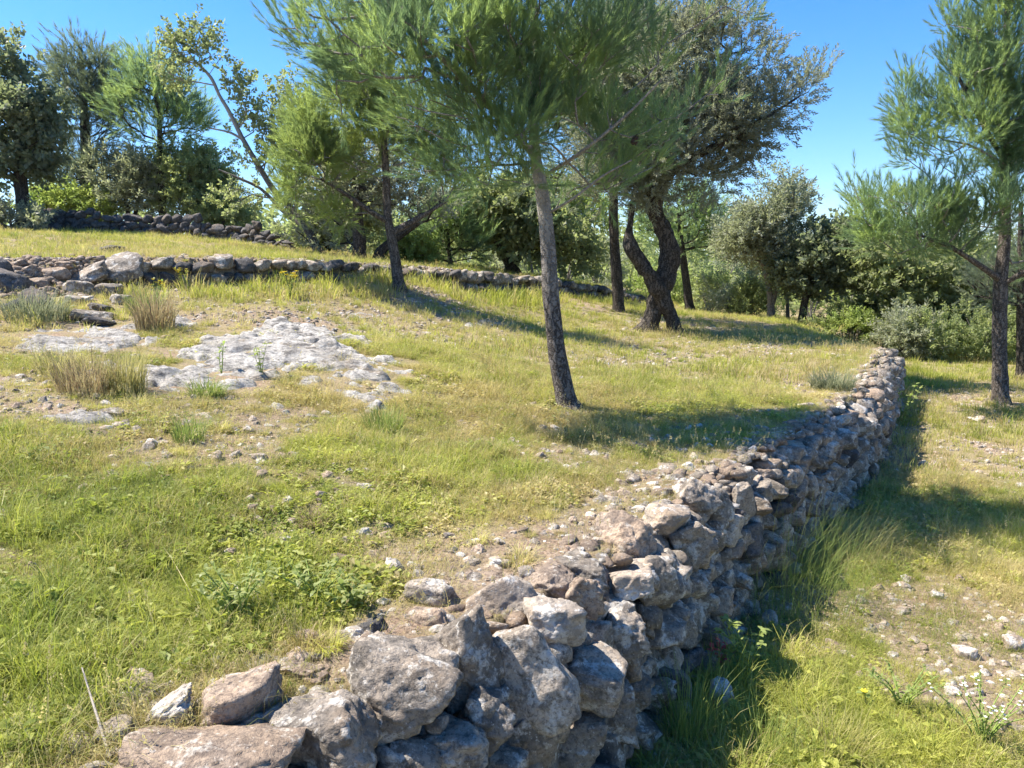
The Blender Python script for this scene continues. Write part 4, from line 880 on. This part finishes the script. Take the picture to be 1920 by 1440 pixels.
BLAB = ['bright green shrub just right of the slim dark trunked pine', 'green shrub far behind the twisted olive trunk', 'green shrub directly right of the young thin trunked pine', 'grey green shrub left of the silvery forked olive', 'green shrub at the foot of the silvery forked olive', 'green shrub under the dark green oak with the short leaning trunk', "bright green shrub right of the dark green oak's trunk", 'dark green shrub just beyond the end of the long wall', 'grey green shrub right of the end of the long wall', 'green shrub under the spreading green oak', "green shrub right of the spreading green oak's trunk", "green shrub just left of the tall right hand pine's trunk", 'dark green shrub between the two right hand pine trunks', "green shrub past the trunk at the picture's right edge", 'grey green bush glimpsed left of the slim dark pine trunk', 'green bush past the end of the middle wall', 'tall green bush far behind the young thin trunked pine', 'tall grey green bush behind the gap left of the silvery olive', 'green bush far behind the silvery forked olive', 'bright green bush far behind the dark green oak', 'tall green bush far behind the bright green shrub by the dark oak', 'tall dark green bush far behind the end of the long wall', 'tall green bush far behind the spreading green oak', "tall dark green bush behind the spreading oak's right side", 'tall green bush far behind the right hand pine trunk', "grey green bush far behind the picture's right edge", 'green bush far behind the small young pine', 'dark green bush far behind the bushy light green pine', 'grey green bush far behind the crooked dark olive', 'green bush far behind the leaning bare pine trunk', 'dark green bush behind the old thick trunked olive', 'small green bush beyond the right end of the skyline wall']
for q, (u, v, Yb, hw, hh, k) in enumerate(BELT):
    p = atY(u, v, Yb); px = Yb / F; m_, tp_, wd = bk[k]
    near_ = Yb < 20
    bush('shrub', BLAB[q], 'shrub', p, hw * px * 1.25, hh * px * (1.5 if near_ else 1.15), 520 if near_ else 300, tp_, m_, 400 + q, f'shrubs {"past the terrace" if near_ else "in the far thicket"}', 1.0 if near_ else 1.5)
# far wood closing the view
def far_wood():
    r = np.random.default_rng(900); P = []; D = []
    for k in range(230):
        a = R(r.uniform(-42, 44)); rr_ = r.uniform(33, 75); c = np.array([rr_ * math.sin(a), rr_ * math.cos(a)]); s_ = r.uniform(1.1, 2.0); z0 = gz(*c)
        top = s_ * (1.1 if a > R(0) else .8)
        d = r.normal(size=(46, 3)); d /= np.linalg.norm(d, axis=1)[:, None]; pp = np.stack([c[0] + d[:, 0] * s_, c[1] + d[:, 1] * s_, z0 + top * .6 + d[:, 2] * top], -1); pp = pp[pp[:, 2] > z0]; P.append(pp); D.append(d[:len(pp)] + [0, 0, .4])
    P = np.concatenate(P); D = np.concatenate(D); cn = np.clip(.5 + fbm(P * .5, 2, 5), 0, 1)
    V, Fq, T_ = scatter(TPL['oak_far'], P, D, r.uniform(2.2, 3.6, len(P)), r, cn)
    o = obj('woodland', mesh_np('woodland', V, Fq, M_SHRUB, False, {'tint': T_})); tag(o, 'far mass of low trees closing the view beyond the terraces', 'woodland', kind='stuff')
far_wood()

# ------------------------------------------------------------------ grass
def blade_tuft(seed, n, h, spread, w, lean=.5, curl=1.0, segs=3):
    r = np.random.default_rng(seed); V = []; Fq = []; t_ = []
    for k in range(n):
        a = r.uniform(0, 2 * math.pi); b = np.array([math.cos(a), math.sin(a), 0]) * spread * r.uniform(0, 1) ** .5; l = h * r.uniform(.45, 1.1)
        da = a + r.uniform(-1, 1); ln = lean * r.uniform(.2, 1.3); pts = []; p = b.copy(); el = math.pi / 2 - ln * .3
        for s_ in range(segs + 1):
            pts.append(p.copy()); p = p + np.array([math.cos(da) * math.cos(el), math.sin(da) * math.cos(el), math.sin(el)]) * l / segs; el -= ln * curl * r.uniform(.5, 1.1); da += r.uniform(-.3, .3)
        sd_ = np.array([-math.sin(da), math.cos(da), 0]); q = r.uniform(0, 1); i = len(V)
        for s_ in range(segs):
            ww = w * (1 - s_ / segs) ** .7; V += [pts[s_] - sd_ * ww, pts[s_] + sd_ * ww]; t_ += [q, q]
        V.append(pts[-1]); t_.append(q)
        for s_ in range(segs - 1): Fq += [[i + 2 * s_, i + 2 * s_ + 1, i + 2 * s_ + 3], [i + 2 * s_, i + 2 * s_ + 3, i + 2 * s_ + 2]]
        Fq += [[i + 2 * segs - 2, i + 2 * segs - 1, i + 2 * segs]]
    return np.array(V), np.array(Fq), np.array(t_)
def leaf_rosette(seed, n, l, w):
    r = np.random.default_rng(seed); V = []; Fq = []; t_ = []
    for k in range(n):
        a = r.uniform(0, 2 * math.pi); el = r.uniform(.2, 1.2); st = np.array([math.cos(a) * math.cos(el), math.sin(a) * math.cos(el), math.sin(el)]); b = st * l * r.uniform(.3, 1.3); ll = l * r.uniform(.5, 1)
        d = np.array([math.cos(a), math.sin(a), r.uniform(-.3, .5)]); d /= np.linalg.norm(d); s_ = np.array([-math.sin(a), math.cos(a), r.uniform(-.4, .4)]); q = r.uniform(0, .6); i = len(V); m_ = b + d * ll * .5 + np.array([0, 0, .15 * ll])
        V += [b, m_ - s_ * w, b + d * ll, m_ + s_ * w]; t_ += [q] * 4; Fq += [[i, i + 1, i + 2], [i, i + 2, i + 3]]
    return np.array(V), np.array(Fq), np.array(t_)
gcol = bpy.data.collections.new('grass_sources'); gcount = 0
def gsrc(T):
    global gcount
    V, Fq, t_ = T; o = bpy.data.objects.new('source_%02d' % gcount, mesh_np('grass_tuft', V, Fq, M_GRASS, False, {'tint': t_})); gcol.objects.link(o); gcount += 1
for s in range(4): gsrc(blade_tuft(s, 40, .085, .05, .0009, 1.7, 1.3))         # 0-3 fine green
for s in range(4): gsrc(blade_tuft(10 + s, 44, .055, .06, .0009, 2.1, 1.2))   # 4-7 short carpet
for s in range(3): gsrc(blade_tuft(20 + s, 24, .15, .08, .0008, 2.6, 1.3))    # 8-10 fallen straw
for s in range(2): gsrc(blade_tuft(30 + s, 22, .16, .05, .0012, .8, .8))       # 11-12 tall
for s in range(3): gsrc(leaf_rosette(40 + s, 16, .035, .008))                # 13-15 small leaves
for s in range(3): gsrc(blade_tuft(50 + s, 20, .12, .09, .0035, .9, 1.0, 2))   # 16-18 coarse, for distance
def sample(n, r0, r1, a0=-40, a1=40, seed=1):
    r = np.random.default_rng(seed); a = R(1) * r.uniform(a0, a1, n); rr_ = np.sqrt(r.uniform(r0 ** 2, r1 ** 2, n)); return rr_ * np.sin(a), rr_ * np.cos(a), r
def grass_obj(name, label, x, y, idx, scl, rot, gt):
    z = ground(x, y) - .004; V = np.stack([x, y, z], -1).astype(np.float32)
    me = bpy.data.meshes.new(name); me.vertices.add(len(V)); me.vertices.foreach_set('co', V.ravel())
    at = me.attributes.new('idx', 'INT', 'POINT'); at.data.foreach_set('value', idx.astype(np.int32))
    for k, a in (('scl', scl), ('rot', rot), ('gt', gt)):
        at = me.attributes.new(k, 'FLOAT_VECTOR', 'POINT'); at.data.foreach_set('vector', a.astype(np.float32).ravel())
    o = obj(name, me); tag(o, label, 'grass', kind='stuff'); mod = o.modifiers.new('scatter', 'NODES'); ng = bpy.data.node_groups.new('scatter', 'GeometryNodeTree'); mod.node_group = ng
    ng.interface.new_socket('Geometry', in_out='INPUT', socket_type='NodeSocketGeometry'); ng.interface.new_socket('Geometry', in_out='OUTPUT', socket_type='NodeSocketGeometry')
    N = ng.nodes; Lk = ng.links; gi = N.new('NodeGroupInput'); go = N.new('NodeGroupOutput'); ip = N.new('GeometryNodeInstanceOnPoints'); ci = N.new('GeometryNodeCollectionInfo')
    ci.inputs['Collection'].default_value = gcol; ci.inputs['Separate Children'].default_value = True; ci.inputs['Reset Children'].default_value = True
    def na_(nm, dt):
        q = N.new('GeometryNodeInputNamedAttribute'); q.data_type = dt; q.inputs['Name'].default_value = nm; return q.outputs['Attribute']
    Lk.new(gi.outputs[0], ip.inputs['Points']); Lk.new(ci.outputs[0], ip.inputs['Instance']); ip.inputs['Pick Instance'].default_value = True
    Lk.new(na_('idx', 'INT'), ip.inputs['Instance Index']); Lk.new(na_('scl', 'FLOAT_VECTOR'), ip.inputs['Scale'])
    e2r = N.new('FunctionNodeEulerToRotation'); Lk.new(na_('rot', 'FLOAT_VECTOR'), e2r.inputs[0]); Lk.new(e2r.outputs[0], ip.inputs['Rotation'])
    Lk.new(ip.outputs[0], go.inputs[0]); return o
def veg_field(n, r0, r1, seed, coarse):
    x, y, r = sample(n, r0, r1, -43, 43, seed); cv, dr = cover(x, y); s1, a1 = sdist(LINE1, x, y); s2, a2 = sdist(LINE2, x, y)
    cap = (s1 > np.where(y < 3.8, -.45, -.25)) & (s1 < .02) & (a1 < ARC1_END) & (x > -.95); w1 = (np.where(cap, .5, 1) * np.where((s1 > -.05) & (s1 < .09), 0, 1)) ; w1 = np.where(a1 > ARC1_END, 1, w1)
    w2 = np.where((np.abs(s2) < .13) & (a2 > ARC2_A) & (a2 < ARC2_B), 0, 1)
    w3 = np.where((s2 < .6) & (s2 > -.9) & (a2 < ARC2_A), .25, 1)
    pk = np.clip(cv * 1.3 + .16, .24, 1) * w1 * w2 * w3 * np.where(on_rock(x, y), .05, 1)
    k = r.uniform(0, 1, n) < pk; x, y, cv, dr = x[k], y[k], cv[k], dr[k]; m = len(x); s1 = s1[k]; cap = cap[k]; fw = ((s2 > .1) & (s2 < 1.0) & (a2 > ARC2_A) & (a2 < ARC2_B))[k]
    u = r.uniform(0, 1, m); lf = n2(x, y, 1.3, 2, 61)
    idx = np.where(u < .42, r.integers(0, 4, m), np.where(u < .66, r.integers(4, 8, m), np.where(u < .66 + .25 * dr, r.integers(8, 11, m), r.integers(0, 4, m))))
    idx = np.where((r.uniform(0, 1, m) < .10 + .35 * (lf > .25)), r.integers(13, 16, m), idx)
    idx = np.where((r.uniform(0, 1, m) < .05 * (cv > .6)), r.integers(11, 13, m), idx)
    idx = np.where((cv < .25) & (r.uniform(0, 1, m) < .75), r.integers(8, 11, m), idx)
    idx = np.where(cap & (r.uniform(0, 1, m) < .8), r.integers(8, 11, m), idx); dr = np.where(cap, np.maximum(dr, .8), dr)
    if coarse: idx = np.where(r.uniform(0, 1, m) < .8, r.integers(16, 19, m), idx)
    sc = r.uniform(.6, 1.2, m) * (.55 + .5 * cv) * (1 + .35 * n2(x, y, 2.2, 2, 71) + .6 * n2(x, y, 6.5, 2, 72)) * np.where(s1 > 0, 1.15, 1) * np.where(fw, 2.0, 1) * np.where(cap, .75, 1)
    rot = np.stack([r.normal(0, .15, m), r.normal(0, .15, m), r.uniform(0, 6.28, m)], -1)
    gt = np.stack([np.clip(dr + .35 * n2(x, y, 6, 2, 84) + r.normal(0, .12, m), 0, 1), np.clip(.48 + .5 * n2(x, y, 1.1, 3, 81) + .45 * n2(x, y, 5, 2, 83) + r.normal(0, .2, m), 0, 1), np.zeros(m)], -1)
    return x, y, idx, np.stack([sc, sc, sc * r.uniform(.75, 1.15, m)], -1), rot, gt
grass_obj('grass', 'fine green and straw coloured grass covering the near terraces', *veg_field(92000, 1.0, 7.0, 1, False))
grass_obj('grass', 'yellow green grass covering the farther terraces', *veg_field(70000, 7.0, 30, 2, True))
def herb_field():
    global gcol
    keepc = gcol; gcol = bpy.data.collections.new('herb_sources')
    for s_ in range(5):
        T = blade_tuft(70 + s_, 170, .085, .03, .0009, 1.5 + .25 * s_, .9, 3); o = bpy.data.objects.new('herb_%02d' % s_, mesh_np('herb', T[0], T[1], M_GRASS, False, {'tint': T[2]})); gcol.objects.link(o)
    x, y, r = sample(4200, 1.0, 14.0, -43, 43, 8); cv, dr = cover(x, y); s1, a1 = sdist(LINE1, x, y)
    k = (r.uniform(0, 1, len(x)) < .25 + .6 * cv) & ~((s1 > -.3) & (s1 < .12) & (a1 < ARC1_END)) & ~on_rock(x, y) & (n2(x, y, 1.4, 2, 92) > -.25); x, y, dr = x[k], y[k], dr[k]; m = len(x)
    sc = r.uniform(.5, 1.0, m) + .8 * r.uniform(0, 1, m) ** 4
    br = r.uniform(0, 1, m) < .16
    gt = np.stack([np.where(br, r.uniform(.8, 1, m), np.clip(dr * .7 + r.normal(0, .15, m), 0, 1)), np.where(br, r.uniform(-.4, .1, m), np.clip(r.uniform(0, 1, m), 0, 1)), np.zeros(m)], -1)
    o = grass_obj('tufts', 'small rounded herb tufts and dead brown tufts dotted through the grass', x, y, r.integers(0, 5, m), np.stack([sc, sc, sc * r.uniform(.7, 1.1, m)], -1), np.stack([r.normal(0, .1, m), r.normal(0, .1, m), r.uniform(0, 6, m)], -1), gt)
    gcol = keepc
herb_field()
def stalk_field():
    global gcol
    keepc = gcol; gcol = bpy.data.collections.new('stalk_sources')
    for s_ in range(4):
        r = np.random.default_rng(500 + s_); V, Fq, t_ = blade_tuft(90 + s_, 7, .24, .05, .0008, .8, .8, 4); V = list(V); Fq = list(Fq); t_ = list(t_)
        for tip in [V[9 * k + 8] for k in range(7)]:
            for q in range(9):
                d = r.normal(size=3); d /= np.linalg.norm(d); i_ = len(V); b_ = tip - np.array([0, 0, .004 * q]); V += [b_, b_ + d * .008 + np.array([0, 0, .004]), b_ + d * .006 + np.array([.002, 0, .009])]; Fq.append([i_, i_ + 1, i_ + 2]); t_ += [.9] * 3
        o = bpy.data.objects.new('stalk_%02d' % s_, mesh_np('stalk', np.array(V), np.array(Fq), M_GRASS, False, {'tint': np.array(t_)})); gcol.objects.link(o)
    x, y, r = sample(5200, 1.0, 12.0, -43, 43, 18); cv, dr = cover(x, y); s1, a1 = sdist(LINE1, x, y)
    k = ~((s1 > -.1) & (s1 < .12) & (a1 < ARC1_END)) & ~on_rock(x, y) & (n2(x, y, .8, 2, 95) + .2 > -.1 * cv); x, y = x[k], y[k]; m = len(x)
    gt = np.stack([r.uniform(.45, 1, m), r.uniform(.3, 1, m), np.zeros(m)], -1); sc = r.uniform(.45, 1.0, m)
    grass_obj('seed_heads', 'thin dry seed stalks standing among the green grass', x, y, r.integers(0, 4, m), np.stack([sc] * 3, -1), np.stack([r.normal(0, .25, m), r.normal(0, .25, m), r.uniform(0, 6, m)], -1), gt)
    gcol = keepc
stalk_field()
# small broken stones and clods on bare soil and along the wall top
def gravel():
    global gcol, gcount
    keepc = gcol; gcol2 = bpy.data.collections.new('gravel_sources')
    for s, mt in enumerate([M_ROCKP, M_ROCKB, M_ROCK, M_ROCKP, M_ROCKB, M_ROCK]):
        V, Fq = stone_shape(300 + s, 2, 8, 20, .05); o = bpy.data.objects.new('chip_%02d' % s, mesh_np('chip', V, Fq, mt, False)); gcol2.objects.link(o)
    x, y, r = sample(170000, 1.0, 13.0, -43, 43, 5); cv, dr = cover(x, y); s1, a1 = sdist(LINE1, x, y)
    pk = np.clip(1.0 - cv * 1.3, .03, 1) * .9; pk = np.where((s1 > np.where(y < 3.8, -.5, -.2)) & (s1 < -.02) & (a1 < ARC1_END) & (x > -.95), .85, pk); pk = np.where((s1 >= -.02) & (s1 < .12), 0, pk); pk = np.where(on_rock(x, y), .05, pk)
    k = r.uniform(0, 1, len(x)) < pk; x, y = x[k], y[k]; m = len(x); sc = .005 + .012 * r.uniform(0, 1, m) ** 3 + .018 * (r.uniform(0, 1, m) < .07)
    gcol = gcol2; grass = grass_obj('gravel', 'scattered broken stone chips on bare soil and along the wall top', x, y, r.integers(0, 6, m), np.stack([sc * 1.2, sc, sc * .7], -1), np.stack([r.normal(0, .4, m), r.normal(0, .4, m), r.uniform(0, 6, m)], -1), np.zeros((m, 3)))
    grass['category'] = 'gravel'; gcol = keepc
gravel()

# ------------------------------------------------------------------ single plants
def clump(u, v, wpx, hpx, label, kind, seed, name='plant', cat='plant', lean=.5, n=None, blade=.0018):
    p = hit(u, v); px = p[1] / F; h = hpx * px; wd = wpx * px
    n = n or 260; T = blade_tuft(seed, n, h * 1.05, wd * .35, blade * max(1, p[1] / 3.2), lean, .7, 4)
    o = obj(name, mesh_np(name, T[0], T[1], kind, False, {'tint': T[2]}), None, p - np.array([0, 0, .01])); return tag(o, label, cat)
def blade_mat(name, c1, c2):
    b = NB(name); at = b.n('ShaderNodeAttribute', attribute_name='tint'); c = b.mix(at.outputs['Fac'], c1, c2); return b.leafy(c, .45, None, .5)
M_BG = blade_mat('tall_grass_green', (.15, .22, .05), (.33, .38, .10)); M_BY = blade_mat('tall_grass_yellow', (.30, .29, .09), (.52, .46, .20)); M_BBR = blade_mat('dry_bush_brown', (.22, .15, .09), (.42, .36, .18)); M_BD = blade_mat('low_herb_grey', (.16, .19, .10), (.30, .31, .18))
clump(293, 618, 100, 85, 'round brownish dry bush with a green top beside the pale outcrop', M_BBR, 1, n=420, lean=.5)
clump(275, 590, 90, 55, 'green grass clump rising behind the round brownish bush', M_BG, 2, n=300)
clump(235, 735, 110, 90, 'tall yellow grass tuft in front of the flat rock shelf', M_BY, 3, n=420, lean=.35)
clump(165, 735, 150, 90, 'wide straw and green grass tuft left of the tall yellow one', M_BBR, 4, n=420, lean=.6)
clump(110, 700, 110, 60, 'low olive green grass tuft at the left under the rock shelf', M_BY, 14, n=300, lean=.6)
clump(355, 830, 80, 70, 'upright green weed tuft on the bare reddish soil', M_BG, 5, n=220)
clump(720, 810, 100, 60, 'leafy green grass tuft in front of the pale outcrop end', M_BG, 6, n=300)
clump(1480, 1120, 380, 220, 'big arching green broom bush at the foot of the long wall', M_BG, 7, n=900, lean=.95, blade=.0006)
clump(1560, 1040, 300, 130, 'pale yellow green grass mound behind the broom bush', M_BY, 8, n=800, lean=1.3, blade=.0007)
clump(1560, 730, 110, 50, 'domed pale green herb mound on the wall edge in the sun', M_BD, 9, n=520, lean=.9)
clump(390, 745, 90, 50, 'bright green herb cushion below the pale outcrop', M_BG, 10, n=380, lean=.9)
clump(70, 600, 150, 70, 'grey green herb mound under the tumbled stones', M_BD, 12, n=500, lean=.8)
clump(590, 985, 80, 46, 'dark brown dead grass tuft in the middle of the turf', M_BBR, 13, n=240, lean=.9)
clump(1290, 1400, 120, 180, 'tall green grass tuft at the base of the wall in the foreground', M_BG, 15, n=240, lean=.4)
clump(1420, 1420, 200, 120, 'lush grass tuft around the pale upright stone', M_BG, 16, n=300, lean=.7)
clump(1570, 1420, 160, 110, 'feathery grass tuft right of the pale upright stone', M_BY, 17, n=260, lean=.7)
clump(215, 1240, 80, 70, 'brown matted straw tuft above the wall end', M_BBR, 18, n=300, lean=1.2)

M_GLEAF = leaf_mat('herb_leaves', (.20, .25, .08), (.36, .39, .15), (.40, .40, .17), .5)
def weed(u, v, hpx, label, seed, stems=5, leafmat=None, flower=None, nfl=6, spread=.35, name='plant', lw=.012, ll=.04, nleaf=9, flr=.012):
    """branching leafy herb with its own stems, leaves and flower heads"""
    p = hit(u, v); r = np.random.default_rng(seed); H = hpx * p[1] / F; root = empty(name, p, label, 'plant'); tb = Tubes(); LP, LD = [], []; tops = []
    for s_ in range(stems):
        a = r.uniform(0, 6.28); e = np.array([math.cos(a), math.sin(a), 0]) * spread * H * r.uniform(.3, 1) + np.array([0, 0, H * r.uniform(.7, 1)]); C = catmull([[0, 0, -.02], e * np.array([.35, .35, .5]) + r.normal(size=3) * .03 * H, e], H / 10)
        tb.add(C, np.linspace(.0035, .0012, len(C)), 5); tops.append(e)
        for k in range(nleaf):
            q = C[r.integers(len(C) // 4, len(C))]; LP.append(q); d = r.normal(size=3); d[2] = abs(d[2]) * .5; LD.append(d)
    tb.make('stem', M_STEM, root, (0, 0, 0))
    V = []; Fq = []; t_ = []
    for q, d in zip(LP, LD):
        d = d / np.linalg.norm(d); s_ = np.cross(d, [0, 0, 1]); s_ /= np.linalg.norm(s_) + 1e-6; l = ll * r.uniform(.6, 1.2); i = len(V)
        V += [q, q + d * l * .35 - s_ * lw * .8 + [0, 0, .003], q + d * l * .7 - s_ * lw * .7, q + d * l + [0, 0, -.2 * l], q + d * l * .7 + s_ * lw * .7, q + d * l * .35 + s_ * lw * .8 + [0, 0, .003]]
        Fq += [[i, i + 1, i + 5], [i + 1, i + 2, i + 4], [i + 1, i + 4, i + 5], [i + 2, i + 3, i + 4]]; t_ += [r.uniform(0, 1)] * 6
    obj('leaves', mesh_np('leaves', np.array(V), np.array(Fq), leafmat or M_WEED, False, {'tint': np.array(t_)}), root)
    if flower:
        V = []; Fq = []
        for k in range(nfl):
            c = tops[k % len(tops)] + (r.normal(size=3) * .06 * H if k >= len(tops) else 0); 
            for q in range(7):
                a = q * .9; d = np.array([math.cos(a), math.sin(a), .35]); s_ = np.array([-math.sin(a), math.cos(a), 0]); i = len(V)
                V += [c, c + d * flr * .6 - s_ * flr * .25, c + d * flr, c + d * flr * .6 + s_ * flr * .25]; Fq += [[i, i + 1, i + 2], [i, i + 2, i + 3]]
        fo = obj('flowers' if nfl > 1 else 'flower', mesh_np('flowers', np.array(V), np.array(Fq), flower, False), root)
        if nfl > 1: fo['kind'] = 'stuff'
    return root
weed(492, 712, 70, 'leafy green seedling growing from the middle of the pale outcrop', 1, 4, spread=.2)
weed(415, 700, 60, 'small leafy seedling at the left end of the pale outcrop', 2, 3, spread=.3)
weed(545, 560, 50, 'grey green herb with yellow flowers in front of the middle wall', 3, 9, flower=M_YEL, nfl=20, flr=.03, ll=.06)
weed(345, 545, 40, 'yellow flowering herb at the foot of the middle wall near the boulder', 4, 8, flower=M_YEL, nfl=16, flr=.025)
weed(295, 570, 46, 'yellow flower spray above the green grass clump', 24, 8, flower=M_YEL, nfl=16, flr=.025)
weed(1500, 960, 90, 'yellow flowering weed rising against the shaded face of the long wall', 5, 9, flower=M_YEL, nfl=18, flr=.016, spread=.5)
weed(1625, 1330, 50, 'dandelion like weed with one yellow flower head', 6, 1, flower=M_YEL, nfl=1, flr=.016, nleaf=5)
weed(1345, 1260, 60, 'weed with bright red leaves at the base of the wall', 7, 4, leafmat=M_RED, spread=.4, ll=.035)
weed(1400, 1290, 150, 'tall leafy green weed beside the red leaved one', 8, 9, spread=.45, nleaf=16)
weed(1690, 800, 90, 'light green leafy weed in the shadow of the long wall', 9, 8, spread=.4, nleaf=14, ll=.06, lw=.02)
weed(450, 1160, 110, 'broad leaved green weed among the foreground grass', 10, 14, spread=.9, nleaf=12, ll=.035, lw=.007, leafmat=M_GLEAF)
weed(590, 1130, 80, 'low broad leaved weed left of the flat half buried stone', 11, 12, spread=1.1, nleaf=9, ll=.032, lw=.008, leafmat=M_GLEAF)
weed(1690, 1330, 90, 'scrubby green herb on the stony ground at the lower right', 12, 12, spread=.8, nleaf=14, ll=.025, lw=.006)
weed(1840, 1400, 130, 'white flowering herb in the lower right corner', 13, 16, spread=.9, nleaf=14, ll=.02, lw=.005, flower=M_WHT, nfl=60, flr=.007)
weed(660, 1140, 60, 'dark green leafy weed beside the half buried stone', 14, 10, spread=1.0, nleaf=9, ll=.035, lw=.010, leafmat=M_GLEAF)

def stick(pts, r0, label, name='stick', mat=None):
    P = np.array([(hit(u, v) + np.array([0, 0, dz])) for u, v, dz in pts]); C = catmull(P, .03); tb = Tubes(); tb.add(C, np.linspace(r0, r0 * .4, len(C)), 7, .15, 3); o = tb.make(name, mat or M_DRYST, None, P[0]); o.location = P[0]; return tag(o, label, 'stick')
stick([(208, 1436, .02), (182, 1370, .05), (160, 1318, .09)], 0.0042, 'pale dead stick poking up beside the wall end')
stick([(462, 1142, .02), (440, 1118, .04), (395, 1116, .04)], .0035, 'thin forked dry twig lying on the foreground grass')
stick([(375, 1160, .03), (330, 1085, .05), (310, 1070, .08)], .002, 'thin straw stalk lying in the foreground grass', mat=M_STRAW)
stick([(1182, 1436, .0), (1172, 1330, .25), (1160, 1262, .36)], .002, 'tall green grass stalk against the shaded wall', 'grass_stalk', M_STEM)

for a in [(742, 1066, 20, 16, 'p', 0, 'small pale stone alone in the grass above the half buried flat stone'),
          (812, 1108, 44, 26, 'g', .1, 'flat grey stone half buried in the grass at the wall edge'),
          (1350, 1318, 24, 42, 'p', .1, 'pale upright stone in the tall grass at the wall foot'),
          (1815, 1224, 22, 12, 'p', 0, 'white stone lying on the bare ground at the right'),
          (1905, 1206, 22, 14, 'p', .1, 'white stone at the right edge on the bare ground'),
          (1788, 1298, 16, 9, 'p', 0, 'small pale stone below the white stones at the right'),
          (1755, 1115, 12, 7, 'p', 0, 'tiny white stone above the bare patch at the right'),
          (1440, 1165, 18, 18, 'p', .2, 'pale stone at the shaded wall foot beyond the red weed'),
          (1835, 788, 16, 9, 'p', 0, 'pale stone in the grass near the right hand pine'),
          (990, 1076, 18, 14, 'p', .1, 'small square white stone on the rubble behind the wall top'),
          (935, 1055, 20, 10, 'p', 0, 'white flat stone chip on the rubble strip'),
          (490, 858, 14, 10, 'p', .2, 'pale pebble at the right of the bare reddish patch'),
          (405, 856, 12, 10, 'p', 0, 'pale pebble in the middle of the bare reddish patch'),
          (287, 832, 12, 9, 'p', .1, 'pale pebble left of the bare reddish patch'),
          (215, 772, 26, 8, 'g', 0, 'flat grey stone on the thin strip of bedrock'),
          (560, 1232, 26, 14, 'b', .1, 'reddish stone at the turf edge above the big grey boulder'),
          (700, 965, 8, 6, 'g', 0, 'small grey pebble in the middle of the turf')]:
    o = px_stone(None, a[0], a[1], a[2], a[3], a[4], a[5], 4, name='loose_stone'); tag(o, a[6], 'stone', 'loose stones on the terraces')

def haze():
    b = NB('thin_air'); v = b.n('ShaderNodeVolumePrincipled'); v.inputs['Color'].default_value = (.78, .87, 1, 1); v.inputs['Density'].default_value = .00007; v.inputs['Anisotropy'].default_value = .2
    b.l(v.outputs[0], b.out.inputs['Volume'])
    V = np.array([[x, y, z] for x in (-7500, 7500) for y in (-6600, 6600) for z in (-16, 330)], float)
    Q = np.array([[0, 1, 3, 2], [4, 6, 7, 5], [0, 4, 5, 1], [2, 3, 7, 6], [0, 2, 6, 4], [1, 5, 7, 3]])
    o = obj('haze', mesh_np('haze', V, Q, b.m, False)); tag(o, 'thin bluish air fading the far mountains', 'haze', kind='stuff')
haze()
